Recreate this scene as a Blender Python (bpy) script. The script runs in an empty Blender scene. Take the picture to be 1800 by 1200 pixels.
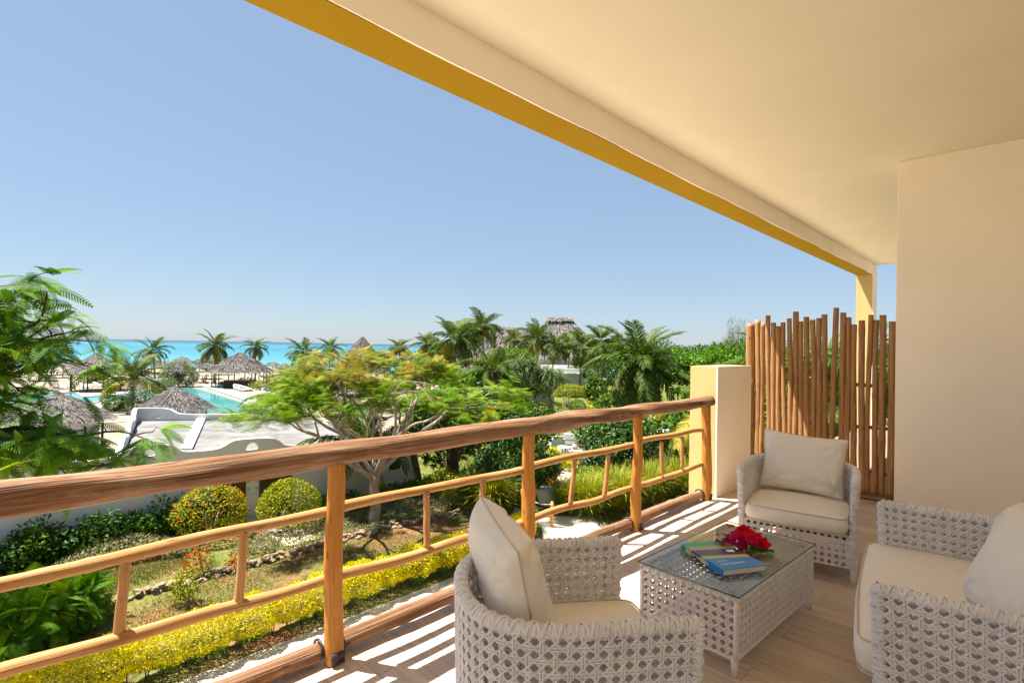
import bpy, bmesh, math, random
import numpy as np
from mathutils import Vector, Matrix
R = math.radians
SC = bpy.context.scene
COL = SC.collection

# ------------------------------------------------------------------ camera, sky, sun, exposure
YAW, PITCH, ROLL = R(44.7), math.atan(8.7 / 931), R(1.05)
EYE = Vector((0, 0, 6.8))
fw0 = Vector((math.cos(YAW), math.sin(YAW), 0)); rt0 = Vector((math.sin(YAW), -math.cos(YAW), 0)); zz = Vector((0, 0, 1))
fwd = fw0 * math.cos(PITCH) + zz * math.sin(PITCH)
up0 = -fw0 * math.sin(PITCH) + zz * math.cos(PITCH)
rgt = rt0 * math.cos(ROLL) + up0 * math.sin(ROLL)
upv = -rt0 * math.sin(ROLL) + up0 * math.cos(ROLL)
cam = bpy.data.cameras.new('camera'); camo = bpy.data.objects.new('camera', cam); COL.objects.link(camo)
cam.sensor_width = 36; cam.lens = 36 * 931 / 1800; cam.clip_start = 0.05; cam.clip_end = 60000
m = Matrix((rgt, upv, -fwd)).transposed().to_4x4(); m.translation = EYE
camo.matrix_world = m
SC.camera = camo

SUN = Vector((-0.26, 0.385, 1.0)).normalized()
w = bpy.data.worlds.new('World'); SC.world = w; w.use_nodes = True
nt = w.node_tree; bg = nt.nodes['Background']
sky = nt.nodes.new('ShaderNodeTexSky'); sky.sky_type = 'NISHITA'; sky.sun_disc = False
sky.sun_elevation = math.asin(SUN.z); sky.sun_rotation = math.atan2(SUN.x, SUN.y)
sky.altitude = 0; sky.air_density = 1.0; sky.dust_density = 0.3; sky.ozone_density = 1.0
hz = nt.nodes.new('ShaderNodeMix'); hz.data_type = 'RGBA'; hz.inputs[0].default_value = 0.655; hz.inputs[7].default_value = (2.15, 3.07, 4.3, 1)   # humid tropical air pales the whole sky evenly
nt.links.new(sky.outputs[0], hz.inputs[6]); nt.links.new(hz.outputs[2], bg.inputs[0]); bg.inputs[1].default_value = 0.05
sl = bpy.data.lights.new('sun', 'SUN'); sl.energy = 5.0; sl.angle = R(0.53); sl.color = (1.0, 0.93, 0.83)
so = bpy.data.objects.new('sun', sl); COL.objects.link(so); so.location = (-20, 30, 60)
so.rotation_euler = SUN.to_track_quat('Z', 'Y').to_euler()
SC.view_settings.view_transform = 'Standard'; SC.view_settings.look = 'None'
SC.view_settings.exposure = 1.75; SC.view_settings.gamma = 1.0; SC.view_settings.use_curve_mapping = False
SC.cycles.use_denoising = True
SC.cycles.max_bounces = 10; SC.cycles.diffuse_bounces = 8; SC.cycles.transparent_max_bounces = 12
SC.cycles.sample_clamp_indirect = 10.0
FZ = 5.2     # balcony floor level above the garden

# ------------------------------------------------------------------ materials
def newmat(name):
    m = bpy.data.materials.new(name); m.use_nodes = True
    n = m.node_tree.nodes; return m, n, m.node_tree.links, n['Principled BSDF']
def ramp(n, stops):
    r = n.new('ShaderNodeValToRGB'); e = r.color_ramp.elements
    while len(e) < len(stops): e.new(0.5)
    for k, (p, c) in enumerate(stops): e[k].position = p; e[k].color = (c[0], c[1], c[2], 1)
    return r
def sc(c, k): return tuple(min(1, v * k) for v in c)
def surf(name, c, rough=.7, var=.2, scale=3, bump=.1, bscale=40, c2=None, stretch=None, spec=.3, coord='Object', metal=0):
    m, n, l, b = newmat(name)
    tc = n.new('ShaderNodeTexCoord'); src = tc.outputs[coord]
    if stretch:
        mp = n.new('ShaderNodeMapping'); mp.inputs['Scale'].default_value = stretch; l.new(src, mp.inputs[0]); src = mp.outputs[0]
    nz = n.new('ShaderNodeTexNoise'); nz.inputs['Scale'].default_value = scale; nz.inputs['Detail'].default_value = 6; nz.inputs['Roughness'].default_value = .65
    l.new(src, nz.inputs[0])
    r = ramp(n, [(.3, sc(c, 1 - var)), (.7, c2 or sc(c, 1 + var))]); l.new(nz.outputs[0], r.inputs[0]); l.new(r.outputs[0], b.inputs['Base Color'])
    b.inputs['Roughness'].default_value = rough; b.inputs['Specular IOR Level'].default_value = spec; b.inputs['Metallic'].default_value = metal
    if bump:
        nb = n.new('ShaderNodeTexNoise'); nb.inputs['Scale'].default_value = bscale; nb.inputs['Detail'].default_value = 5; l.new(src, nb.inputs[0])
        bp = n.new('ShaderNodeBump'); bp.inputs['Strength'].default_value = bump; bp.inputs['Distance'].default_value = .02
        l.new(nb.outputs[0], bp.inputs['Height']); l.new(bp.outputs[0], b.inputs['Normal'])
    return m
def leafmat(name, stops, rough=.6, trans=.22, spec=.10):
    m, n, l, b = newmat(name)
    a = n.new('ShaderNodeAttribute'); a.attribute_name = 'var'
    oi = n.new('ShaderNodeObjectInfo')
    ma = n.new('ShaderNodeMath'); ma.operation = 'MULTIPLY_ADD'; ma.inputs[1].default_value = .16; l.new(oi.outputs['Random'], ma.inputs[0]); l.new(a.outputs['Fac'], ma.inputs[2])
    sb = n.new('ShaderNodeMath'); sb.operation = 'SUBTRACT'; sb.inputs[1].default_value = .08; l.new(ma.outputs[0], sb.inputs[0])
    r = ramp(n, stops); l.new(sb.outputs[0], r.inputs[0]); l.new(r.outputs[0], b.inputs['Base Color'])
    b.inputs['Roughness'].default_value = rough; b.inputs['Specular IOR Level'].default_value = spec
    tr = n.new('ShaderNodeBsdfTranslucent'); hs = n.new('ShaderNodeHueSaturation'); hs.inputs['Value'].default_value = 1.35; hs.inputs['Hue'].default_value = .49; hs.inputs['Saturation'].default_value = 1.1
    l.new(r.outputs[0], hs.inputs['Color']); l.new(hs.outputs[0], tr.inputs[0])
    mx = n.new('ShaderNodeMixShader'); mx.inputs[0].default_value = trans
    l.new(b.outputs[0], mx.inputs[1]); l.new(tr.outputs[0], mx.inputs[2]); l.new(mx.outputs[0], n['Material Output'].inputs[0])
    return m
def woodmat(name, c1, c2, c3, rough=.6, along=3.0, around=7.0, bump=.35):
    # uv: x runs around the log, y along it in metres
    m, n, l, b = newmat(name)
    uv = n.new('ShaderNodeUVMap'); uv.uv_map = 'uv'
    oi = n.new('ShaderNodeObjectInfo'); ad = n.new('ShaderNodeVectorMath'); ad.operation = 'ADD'
    cb = n.new('ShaderNodeCombineXYZ'); k = n.new('ShaderNodeMath'); k.operation = 'MULTIPLY'; k.inputs[1].default_value = 37.0
    l.new(oi.outputs['Random'], k.inputs[0]); l.new(k.outputs[0], cb.inputs[2]); l.new(uv.outputs[0], ad.inputs[0]); l.new(cb.outputs[0], ad.inputs[1])
    mp = n.new('ShaderNodeMapping'); mp.inputs['Scale'].default_value = (around, along, 1); l.new(ad.outputs[0], mp.inputs[0])
    n1 = n.new('ShaderNodeTexNoise'); n1.inputs['Scale'].default_value = 1.0; n1.inputs['Detail'].default_value = 8; n1.inputs['Roughness'].default_value = .7; n1.inputs['Distortion'].default_value = .6; l.new(mp.outputs[0], n1.inputs[0])
    r = ramp(n, [(.28, c3), (.45, c1), (.68, c2)]); l.new(n1.outputs[0], r.inputs[0])
    mp2 = n.new('ShaderNodeMapping'); mp2.inputs['Scale'].default_value = (26, 1.6, 1); l.new(ad.outputs[0], mp2.inputs[0])
    n2 = n.new('ShaderNodeTexNoise'); n2.inputs['Scale'].default_value = 1.0; n2.inputs['Detail'].default_value = 4; l.new(mp2.outputs[0], n2.inputs[0])
    cr = ramp(n, [(.30, (.25, .2, .16)), (.40, (1, 1, 1))]); l.new(n2.outputs[0], cr.inputs[0])
    mx = n.new('ShaderNodeMix'); mx.data_type = 'RGBA'; mx.blend_type = 'MULTIPLY'; mx.inputs[0].default_value = .8
    l.new(r.outputs[0], mx.inputs[6]); l.new(cr.outputs[0], mx.inputs[7]); 
    vr = n.new('ShaderNodeTexVoronoi'); vr.inputs['Scale'].default_value = 1; mp3 = n.new('ShaderNodeMapping'); mp3.inputs['Scale'].default_value = (3.2, 4.5, 1); l.new(ad.outputs[0], mp3.inputs[0]); l.new(mp3.outputs[0], vr.inputs[0])
    kn = ramp(n, [(.07, (.10, .06, .04)), (.13, (1, 1, 1))]); l.new(vr.outputs['Distance'], kn.inputs[0])
    mk_ = n.new('ShaderNodeMix'); mk_.data_type = 'RGBA'; mk_.blend_type = 'MULTIPLY'; mk_.inputs[0].default_value = .85
    l.new(mx.outputs[2], mk_.inputs[6]); l.new(kn.outputs[0], mk_.inputs[7]); l.new(mk_.outputs[2], b.inputs['Base Color'])
    b.inputs['Roughness'].default_value = rough; b.inputs['Specular IOR Level'].default_value = .35
    bp = n.new('ShaderNodeBump'); bp.inputs['Strength'].default_value = bump; bp.inputs['Distance'].default_value = .01
    l.new(n2.outputs[0], bp.inputs['Height']); l.new(bp.outputs[0], b.inputs['Normal'])
    return m
M = {}
M['log'] = woodmat('log', (.19, .085, .034), (.36, .25, .17), (.07, .03, .013), .75, 2.0, 7.0, .8)
M['postwood'] = woodmat('post_wood', (.42, .165, .018), (.48, .235, .05), (.25, .085, .012))
M['railwood'] = woodmat('rail_wood', (.40, .19, .05), (.50, .31, .14), (.23, .10, .03))
M['polewood'] = woodmat('pole_wood', (.33, .16, .058), (.46, .275, .125), (.185, .085, .032))
M['bamboo'] = woodmat('bamboo', (.55, .26, .03), (.62, .36, .08), (.35, .16, .03))
M['bark'] = surf('bark', (.26, .21, .17), .9, .35, 5, .5, 25)
M['darkbark'] = surf('dark_bark', (.07, .045, .032), .9, .35, 5, .5, 25)
M['palmbark'] = surf('palm_bark', (.20, .155, .115), .9, .3, 4, .6, 14, stretch=(1, 1, 4))
M['metal'] = surf('dark_iron', (.03, .03, .032), .5, .3, 10, .1)
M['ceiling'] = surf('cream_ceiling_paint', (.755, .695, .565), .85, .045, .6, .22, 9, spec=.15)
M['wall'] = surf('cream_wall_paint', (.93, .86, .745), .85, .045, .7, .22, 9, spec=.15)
M['yellow'] = surf('mustard_paint', (.32, .195, .0015), .75, .05, 1.2, .06, 50, spec=.2)
M['paleyellow'] = surf('pale_yellow_paint', (.55, .43, .19), .8, .05, 1.2, .08, 50, spec=.2)
M['cushion'] = surf('cream_fabric', (.83, .775, .69), .9, .03, 4, .18, 420, spec=.1)
M['piping'] = surf('cream_piping', (.62, .51, .39), .9, .03, 6, .1, 200, spec=.1)
M['wicker'] = surf('pale_grey_wicker', (.76, .735, .745), .5, .10, 9, .1, 260, spec=.35)
M['dark'] = surf('dark_webbing', (.12, .10, .09), .9, .1, 5, 0)
M['white'] = surf('white_plaster', (.60, .597, .585), .85, .05, .7, .12, 18, spec=.15)
M['roof'] = surf('weathered_roof_screed', (.12, .118, .113), .9, .35, .8, .15, 12, c2=(.22, .217, .21))
M['thatch'] = leafmat('thatch', [(0, (.055, .050, .047)), (.5, (.155, .142, .132)), (1, (.28, .26, .24))], .95, 0.0, .1)
M['door'] = surf('dark_door', (.075, .04, .028), .6, .25, 3, .1)
M['glassdark'] = surf('window_glass', (.03, .04, .05), .1, .1, 2, 0, spec=.6)
M['stone'] = surf('coral_stone', (.25, .18, .12), .9, .35, 6, .4, 22)
M['pave'] = surf('cream_paving', (.52, .44, .33), .85, .10, 1.1, .1, 30)
M['deck'] = surf('pale_pool_deck', (.25, .217, .178), .85, .07, .5, .05, 20)
M['rope'] = surf('rope', (.5, .42, .3), .9, .1, 20, 0)
M['lawnseat'] = surf('white_garden_furniture', (.62, .62, .62), .6, .08, 5, .05)
M['pink'] = surf('pink_stripe_cushion', (.62, .27, .25), .8, .2, 9, 0)
M['skin'] = surf('skin', (.36, .17, .10), .6, .05, 4, 0)
M['hair'] = surf('dark_hair', (.03, .02, .015), .7, .05, 4, 0)
M['cloth'] = surf('pale_cloth', (.6, .58, .55), .9, .05, 4, 0)
# foliage (leaf colours only; light and shade come from the sun)
M['flam'] = leafmat('flame_tree_leaf', [(0, (.055, .14, .004)), (.55, (.12, .25, .007)), (.85, (.20, .28, .01)), (1, (.30, .23, .02))])
M['flamnear'] = leafmat('near_flame_tree_leaf', [(0, (.028, .09, .006)), (.6, (.07, .18, .009)), (1, (.16, .28, .012))])
M['olive'] = leafmat('olive_frond', [(0, (.22, .19, .03)), (1, (.36, .27, .05))])
M['palm'] = leafmat('palm_leaf', [(0, (.030, .062, .008)), (.6, (.065, .112, .013)), (1, (.15, .175, .025))], .55, .2, .12)
M['palmyellow'] = leafmat('yellow_palm_leaf', [(0, (.16, .17, .025)), (1, (.40, .33, .05))], .55, .2, .12)
M['palmdry'] = leafmat('dry_palm_leaf', [(0, (.20, .14, .07)), (1, (.36, .27, .13))], .8, .2, .1)
M['glossy'] = leafmat('glossy_dark_leaf', [(0, (.012, .045, .006)), (.6, (.032, .095, .009)), (1, (.08, .16, .018))], .42, .16, .22)
M['mid'] = leafmat('green_leaf', [(0, (.024, .07, .006)), (.6, (.055, .125, .010)), (1, (.11, .19, .018))])
M['grape'] = leafmat('sea_grape_leaf', [(0, (.035, .105, .006)), (.6, (.085, .19, .010)), (1, (.16, .26, .02))], .4)
M['yellowhedge'] = leafmat('golden_leaf', [(0, (.34, .33, .004)), (.5, (.53, .47, .005)), (1, (.66, .57, .008))])
M['ixora'] = leafmat('topiary_leaf', [(0, (.11, .16, .008)), (.6, (.23, .27, .012)), (1, (.36, .33, .02))])
M['lantana'] = leafmat('grey_green_leaf', [(0, (.10, .115, .045)), (.6, (.19, .20, .085)), (1, (.30, .27, .15))], .7)
M['fine'] = leafmat('feathery_stem', [(0, (.10, .15, .012)), (.6, (.22, .25, .02)), (1, (.38, .33, .04))])
M['pandan'] = leafmat('pandanus_leaf', [(0, (.07, .115, .045)), (.6, (.13, .19, .075)), (1, (.22, .28, .12))])
M['casu'] = leafmat('casuarina_needle', [(0, (.07, .10, .05)), (1, (.15, .18, .09))], .7)
M['croton'] = leafmat('croton_leaf', [(0, (.20, .05, .01)), (.6, (.42, .13, .015)), (1, (.45, .28, .03))])
M['grass'] = leafmat('grass_blade', [(0, (.065, .105, .014)), (.5, (.135, .15, .03)), (1, (.25, .20, .085))], .7)
M['orange'] = leafmat('orange_petal', [(0, (.60, .10, .01)), (1, (.75, .22, .02))])
M['magenta'] = leafmat('magenta_bract', [(0, (.50, .004, .09)), (1, (.72, .012, .16))], .6, .3)
M['redpetal'] = leafmat('red_petal', [(0, (.50, .003, .008)), (1, (.72, .012, .02))], .6, .3)
M['whitepetal'] = leafmat('white_petal', [(0, (.7, .7, .65)), (1, (.8, .8, .75))])
M['bookpage'] = surf('paper', (.7, .66, .6), .9, .05, 60, .0)

# floor plank: ceramic wood-look, grain runs along local y
def plankmat():
    m, n, l, b = newmat('wood_look_tile')
    tc = n.new('ShaderNodeTexCoord'); oi = n.new('ShaderNodeObjectInfo')
    cb = n.new('ShaderNodeCombineXYZ'); k = n.new('ShaderNodeMath'); k.operation = 'MULTIPLY'; k.inputs[1].default_value = 53.0
    l.new(oi.outputs['Random'], k.inputs[0]); l.new(k.outputs[0], cb.inputs[2])
    ad = n.new('ShaderNodeVectorMath'); ad.operation = 'ADD'; l.new(tc.outputs['Object'], ad.inputs[0]); l.new(cb.outputs[0], ad.inputs[1])
    mp = n.new('ShaderNodeMapping'); mp.inputs['Scale'].default_value = (26, 1.5, 1); l.new(ad.outputs[0], mp.inputs[0])
    nz = n.new('ShaderNodeTexNoise'); nz.inputs['Scale'].default_value = 1.4; nz.inputs['Detail'].default_value = 7; nz.inputs['Distortion'].default_value = .5; l.new(mp.outputs[0], nz.inputs[0])
    r = ramp(n, [(.3, (.47, .37, .285)), (.55, (.58, .47, .375)), (.75, (.64, .53, .43))]); l.new(nz.outputs[0], r.inputs[0])
    hs = n.new('ShaderNodeHueSaturation'); mr = n.new('ShaderNodeMapRange'); mr.inputs['To Min'].default_value = .9; mr.inputs['To Max'].default_value = 1.1
    l.new(oi.outputs['Random'], mr.inputs[0]); l.new(mr.outputs[0], hs.inputs['Value']); l.new(r.outputs[0], hs.inputs['Color']); l.new(hs.outputs[0], b.inputs['Base Color'])
    b.inputs['Roughness'].default_value = .42; b.inputs['Specular IOR Level'].default_value = .4
    bp = n.new('ShaderNodeBump'); bp.inputs['Strength'].default_value = .12; bp.inputs['Distance'].default_value = .004; l.new(nz.outputs[0], bp.inputs['Height']); l.new(bp.outputs[0], b.inputs['Normal'])
    return m
M['plank'] = plankmat()
M['grout'] = surf('grout', (.22, .16, .11), .9, .1, 9, 0)

def glassmat():
    m, n, l, b = newmat('clear_table_glass')
    t = n.new('ShaderNodeBsdfTransparent'); t.inputs[0].default_value = (.86, .93, .91, 1)
    g = n.new('ShaderNodeBsdfGlossy'); g.inputs['Roughness'].default_value = .01
    fr = n.new('ShaderNodeFresnel'); fr.inputs[0].default_value = 1.52
    mx = n.new('ShaderNodeMixShader'); l.new(fr.outputs[0], mx.inputs[0]); l.new(t.outputs[0], mx.inputs[1]); l.new(g.outputs[0], mx.inputs[2]); l.new(mx.outputs[0], n['Material Output'].inputs[0])
    return m
M['glass'] = glassmat()
M['glassedge'] = surf('glass_edge', (.02, .07, .06), .2, .1, 5, 0, spec=.6)

def groundmat():
    m, n, l, b = newmat('garden_ground')
    tc = n.new('ShaderNodeTexCoord')
    a = n.new('ShaderNodeTexNoise'); a.inputs['Scale'].default_value = .28; a.inputs['Detail'].default_value = 5; a.inputs['Roughness'].default_value = .6; l.new(tc.outputs['Object'], a.inputs[0])
    f = n.new('ShaderNodeTexNoise'); f.inputs['Scale'].default_value = 7; f.inputs['Detail'].default_value = 8; f.inputs['Roughness'].default_value = .75; l.new(tc.outputs['Object'], f.inputs[0])
    g = ramp(n, [(.35, (.065, .09, .016)), (.5, (.125, .125, .032)), (.65, (.225, .175, .078))]); l.new(f.outputs[0], g.inputs[0])
    s = ramp(n, [(.3, (.17, .078, .036)), (.7, (.27, .145, .072))]); l.new(f.outputs[0], s.inputs[0])
    k = ramp(n, [(.50, (0, 0, 0)), (.60, (1, 1, 1))]); l.new(a.outputs[0], k.inputs[0])
    mx = n.new('ShaderNodeMix'); mx.data_type = 'RGBA'; l.new(k.outputs[0], mx.inputs[0]); l.new(g.outputs[0], mx.inputs[6]); l.new(s.outputs[0], mx.inputs[7]); l.new(mx.outputs[2], b.inputs['Base Color'])
    b.inputs['Roughness'].default_value = .95; b.inputs['Specular IOR Level'].default_value = .1
    bp = n.new('ShaderNodeBump'); bp.inputs['Strength'].default_value = .6; bp.inputs['Distance'].default_value = .05; l.new(f.outputs[0], bp.inputs['Height']); l.new(bp.outputs[0], b.inputs['Normal'])
    return m
M['garden'] = groundmat()
M['lawn'] = surf('green_lawn', (.075, .115, .016), .95, .25, 1.2, .5, 30, c2=(.17, .17, .04), spec=.1)
M['sand'] = surf('pale_sand', (.235, .20, .155), .95, .10, .25, .3, 8, spec=.1)

def seamat():
    m, n, l, b = newmat('sea_water')
    tc = n.new('ShaderNodeTexCoord'); sp = n.new('ShaderNodeSeparateXYZ'); l.new(tc.outputs['Object'], sp.inputs[0])
    # local y is the distance from the shore in metres: shallow sand, reef and deep water
    nz = n.new('ShaderNodeTexNoise'); mp = n.new('ShaderNodeMapping'); mp.inputs['Scale'].default_value = (.0022, .012, 1); l.new(tc.outputs['Object'], mp.inputs[0]); l.new(mp.outputs[0], nz.inputs[0]); nz.inputs['Scale'].default_value = 1; nz.inputs['Detail'].default_value = 5
    lg = n.new('ShaderNodeMath'); lg.operation = 'LOGARITHM'; lg.inputs[1].default_value = 10; mxm = n.new('ShaderNodeMath'); mxm.operation = 'MAXIMUM'; mxm.inputs[1].default_value = 1; l.new(sp.outputs[1], mxm.inputs[0]); l.new(mxm.outputs[0], lg.inputs[0])
    ad = n.new('ShaderNodeMath'); ad.operation = 'MULTIPLY_ADD'; ad.inputs[1].default_value = .9; l.new(nz.outputs[0], ad.inputs[0]); l.new(lg.outputs[0], ad.inputs[2])
    dv = n.new('ShaderNodeMath'); dv.operation = 'DIVIDE'; dv.inputs[1].default_value = 5.0; l.new(ad.outputs[0], dv.inputs[0])
    r = ramp(n, [(.30, (.09, .24, .255)), (.48, (.03, .185, .225)), (.60, (.012, .125, .185)), (.66, (.022, .16, .205)), (.735, (.008, .065, .13)), (.85, (.006, .045, .10))]); l.new(dv.outputs[0], r.inputs[0]); l.new(r.outputs[0], b.inputs['Base Color'])
    b.inputs['Roughness'].default_value = .35; b.inputs['Specular IOR Level'].default_value = .25
    nb = n.new('ShaderNodeTexNoise'); nb.inputs['Scale'].default_value = .35; nb.inputs['Detail'].default_value = 4; l.new(tc.outputs['Object'], nb.inputs[0])
    bp = n.new('ShaderNodeBump'); bp.inputs['Strength'].default_value = .25; bp.inputs['Distance'].default_value = .3; l.new(nb.outputs[0], bp.inputs['Height']); l.new(bp.outputs[0], b.inputs['Normal'])
    return m
M['sea'] = seamat()
M['pool'] = surf('pool_water', (.035, .235, .245), .08, .12, .35, .08, 2.2, c2=(.075, .31, .31), spec=.5)
M['ledge'] = surf('pool_ledge', (.30, .44, .38), .3, .08, .6, .03)

# ------------------------------------------------------------------ mesh helpers
rng = np.random.default_rng(7)
random.seed(7)
def mk(name, V, F, mat, parent=None, smooth=False, uv=None, var=None, loc=None):
    me = bpy.data.meshes.new(name)
    V = np.asarray(V, dtype=np.float32).reshape(-1, 3)
    groups = F if isinstance(F, list) and len(F) and isinstance(F[0], np.ndarray) and F[0].ndim == 2 else None
    if isinstance(F, np.ndarray): groups = [F]
    if groups is not None:
        lv = np.concatenate([g.ravel() for g in groups]).astype(np.int32)
        ct = np.concatenate([np.full(len(g), g.shape[1]) for g in groups]).astype(np.int32)
        st = np.concatenate([[0], np.cumsum(ct)[:-1]]).astype(np.int32)
        me.vertices.add(len(V)); me.vertices.foreach_set('co', V.ravel())
        me.loops.add(len(lv)); me.loops.foreach_set('vertex_index', lv)
        me.polygons.add(len(ct)); me.polygons.foreach_set('loop_start', st); me.polygons.foreach_set('loop_total', ct)
        me.update(calc_edges=True)
    else:
        me.from_pydata(V.tolist(), [], [tuple(int(i) for i in f) for f in F]); me.update()
    if smooth: me.polygons.foreach_set('use_smooth', np.ones(len(me.polygons), dtype=bool))
    if uv is not None:
        u = me.uv_layers.new(name='uv'); li = np.empty(len(me.loops), dtype=np.int32); me.loops.foreach_get('vertex_index', li)
        u.data.foreach_set('uv', np.asarray(uv, dtype=np.float32)[li].ravel())
    if var is not None:
        at = me.attributes.new('var', 'FLOAT', 'POINT'); at.data.foreach_set('value', np.asarray(var, dtype=np.float32))
    me.materials.append(M[mat] if isinstance(mat, str) else mat)
    o = bpy.data.objects.new(name, me); COL.objects.link(o)
    if parent is not None: o.parent = parent
    if loc is not None: o.location = loc
    return o
def tag(o, label, cat, group=None):
    o['label'] = label; o['category'] = cat
    if group: o['group'] = group
    return o
def struct(o): o['kind'] = 'structure'; return o
def stuff(o): o['kind'] = 'stuff'; return o
def thing(name, label, cat, loc=(0, 0, 0), rz=0, group=None):
    o = bpy.data.objects.new(name, None); COL.objects.link(o); o.location = loc; o.rotation_euler = (0, 0, rz); o.empty_display_size = .2
    return tag(o, label, cat, group)
def copy_tree(o, parent=None):
    c = o.copy(); COL.objects.link(c); c.parent = parent
    for ch in list(o.children): copy_tree(ch, c)
    return c
def link_copy(o, parent, loc=None, rot=None, scale=None):
    c = o.copy(); COL.objects.link(c); c.parent = parent
    if loc is not None: c.location = loc
    if rot is not None: c.rotation_euler = rot
    if scale is not None: c.scale = scale if hasattr(scale, '__len__') else (scale,) * 3
    return c
class MB:
    def __init__(s): s.V = []; s.F = []; s.U = []; s.n = 0
    def add(s, V, F, U=None):
        V = np.asarray(V, float).reshape(-1, 3)
        for f in F: s.F.append(tuple(int(i) + s.n for i in f))
        s.V.append(V); s.U.append(np.zeros((len(V), 2)) if U is None else np.asarray(U)); s.n += len(V); return s
    def box(s, x0, x1, y0, y1, z0, z1):
        return s.add([(x0, y0, z0), (x1, y0, z0), (x1, y1, z0), (x0, y1, z0), (x0, y0, z1), (x1, y0, z1), (x1, y1, z1), (x0, y1, z1)],
                     [(3, 2, 1, 0), (4, 5, 6, 7), (0, 1, 5, 4), (1, 2, 6, 5), (2, 3, 7, 6), (3, 0, 4, 7)])
    def prism(s, poly, z0, z1):
        n = len(poly); return s.add([(p[0], p[1], z0) for p in poly] + [(p[0], p[1], z1) for p in poly],
            [tuple(range(n - 1, -1, -1)), tuple(range(n, 2 * n))] + [(i, (i + 1) % n, n + (i + 1) % n, n + i) for i in range(n)])
    def tube(s, pts, rad, sides=8, caps=True, wob=0, seed=0):
        V, F, U = tube(pts, rad, sides, caps, wob, seed); return s.add(V, F, U)
    def build(s, name, mat, parent=None, smooth=False, loc=None, bevel=0):
        V = np.concatenate(s.V); 
        o = mk(name, V, s.F, mat, parent, smooth, np.concatenate(s.U), None, loc)
        if bevel:
            b = o.modifiers.new('bevel', 'BEVEL'); b.width = bevel; b.segments = 2; b.limit_method = 'ANGLE'
        return o
def tube(pts, rad, sides=8, caps=True, wob=0, seed=0):
    P = np.asarray(pts, float); n = len(P)
    rad = np.full(n, rad) if np.isscalar(rad) else np.asarray(rad, float)
    T = np.gradient(P, axis=0); T /= np.linalg.norm(T, axis=1)[:, None] + 1e-12
    ref = np.array([0, 0, 1.]) if abs(T[:, 2]).mean() < .75 else np.array([1., 0, 0])
    A = np.cross(T, ref); A /= np.linalg.norm(A, axis=1)[:, None] + 1e-12; B = np.cross(A, T)
    th = np.arange(sides) * 2 * np.pi / sides
    rr = rad[:, None] * np.ones((1, sides))
    if wob:
        g = np.random.default_rng(seed); s = np.concatenate([[0], np.cumsum(np.linalg.norm(np.diff(P, axis=0), axis=1))])
        w_ = np.zeros((n, sides))
        for _ in range(7):
            k = g.integers(0, 4); fq = g.uniform(1, 9); w_ += g.normal() * np.cos(k * th[None, :] + fq * s[:, None] + g.uniform(0, 6))
        rr = rr * (1 + wob * w_ / 2.6)
    V = P[:, None, :] + rr[..., None] * (np.cos(th)[None, :, None] * A[:, None, :] + np.sin(th)[None, :, None] * B[:, None, :])
    s = np.concatenate([[0], np.cumsum(np.linalg.norm(np.diff(P, axis=0), axis=1))])
    U = np.stack([np.broadcast_to(1 - np.abs(1 - 2 * th[None, :] / (2 * np.pi)), (n, sides)), np.broadcast_to(s[:, None], (n, sides))], -1)
    F = []
    for i in range(n - 1):
        for j in range(sides):
            k = (j + 1) % sides; F.append((i * sides + j, (i + 1) * sides + j, (i + 1) * sides + k, i * sides + k))
    V = V.reshape(-1, 3); U = U.reshape(-1, 2)
    if caps: F.append(tuple(range(sides))); F.append(tuple((n - 1) * sides + j for j in range(sides - 1, -1, -1)))
    return V, F, U
def path(a, b, n, wob=0, seed=0, sag=0):
    g = np.random.default_rng(seed); a = np.array(a, float); b = np.array(b, float); t = np.linspace(0, 1, n)[:, None]
    P = a + (b - a) * t; L = np.linalg.norm(b - a)
    if wob:
        for k in range(1, 5):
            P += wob / k * g.normal(size=3)[None, :] * np.sin(np.pi * k * t + g.uniform(-.4, .4)) * 1.0
    return P
def unit(v): return v / (np.linalg.norm(v, axis=-1, keepdims=True) + 1e-12)
def frames(d, upish):
    x = unit(d); y = unit(np.cross(upish, x)); z = np.cross(x, y)
    return np.stack([x, y, z], -1)
def inst(tv, tf, P, Rm, S, var=None):
    tv = np.asarray(tv, float); tf = np.asarray(tf); N = len(P); S = np.asarray(S, float)
    S = S[:, None, None] if S.ndim == 1 else S[:, None, :]
    V = np.einsum('nij,nkj->nki', Rm, tv[None] * S) + P[:, None, :]
    F = tf[None] + (np.arange(N) * len(tv))[:, None, None]
    if var is None: var = rng.random(N)
    return V.reshape(-1, 3), F.reshape(-1, tf.shape[1]), np.repeat(var, len(tv))
LEAF = {
 'oval': (np.array([(0, 0, 0), (.45, .26, .06), (1, 0, -.05), (.45, -.26, .06)]), np.array([(0, 2, 1), (0, 3, 2)])),
 'long': (np.array([(0, 0, 0), (.5, .13, .05), (1, 0, -.12), (.5, -.13, .05)]), np.array([(0, 2, 1), (0, 3, 2)])),
 'blade': (np.array([(0, .035, 0), (0, -.035, 0), (1, 0, 0)]), np.array([(0, 1, 2)])),
}
def feather(npair, width, curl=.12, wl=.055):
    V = []; F = []
    for k in range(npair):
        t = (k + .6) / npair; x = t; z = -curl * t * t; L = width * math.sin(math.pi * min(1, .18 + .78 * t)) ** .7
        for sgn in (-1, 1):
            n = len(V); dx = .35 * L
            V += [(x - wl * .5, 0, z), (x + wl * .5, 0, z), (x + dx + wl * .35, sgn * L, z - .25 * L), (x + dx - wl * .35, sgn * L, z - .25 * L)]
            F.append((n, n + 1, n + 2, n + 3) if sgn > 0 else (n, n + 3, n + 2, n + 1))
    return np.array(V), np.array(F)
LEAF['feather'] = feather(10, .28, .12, .042)
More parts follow.
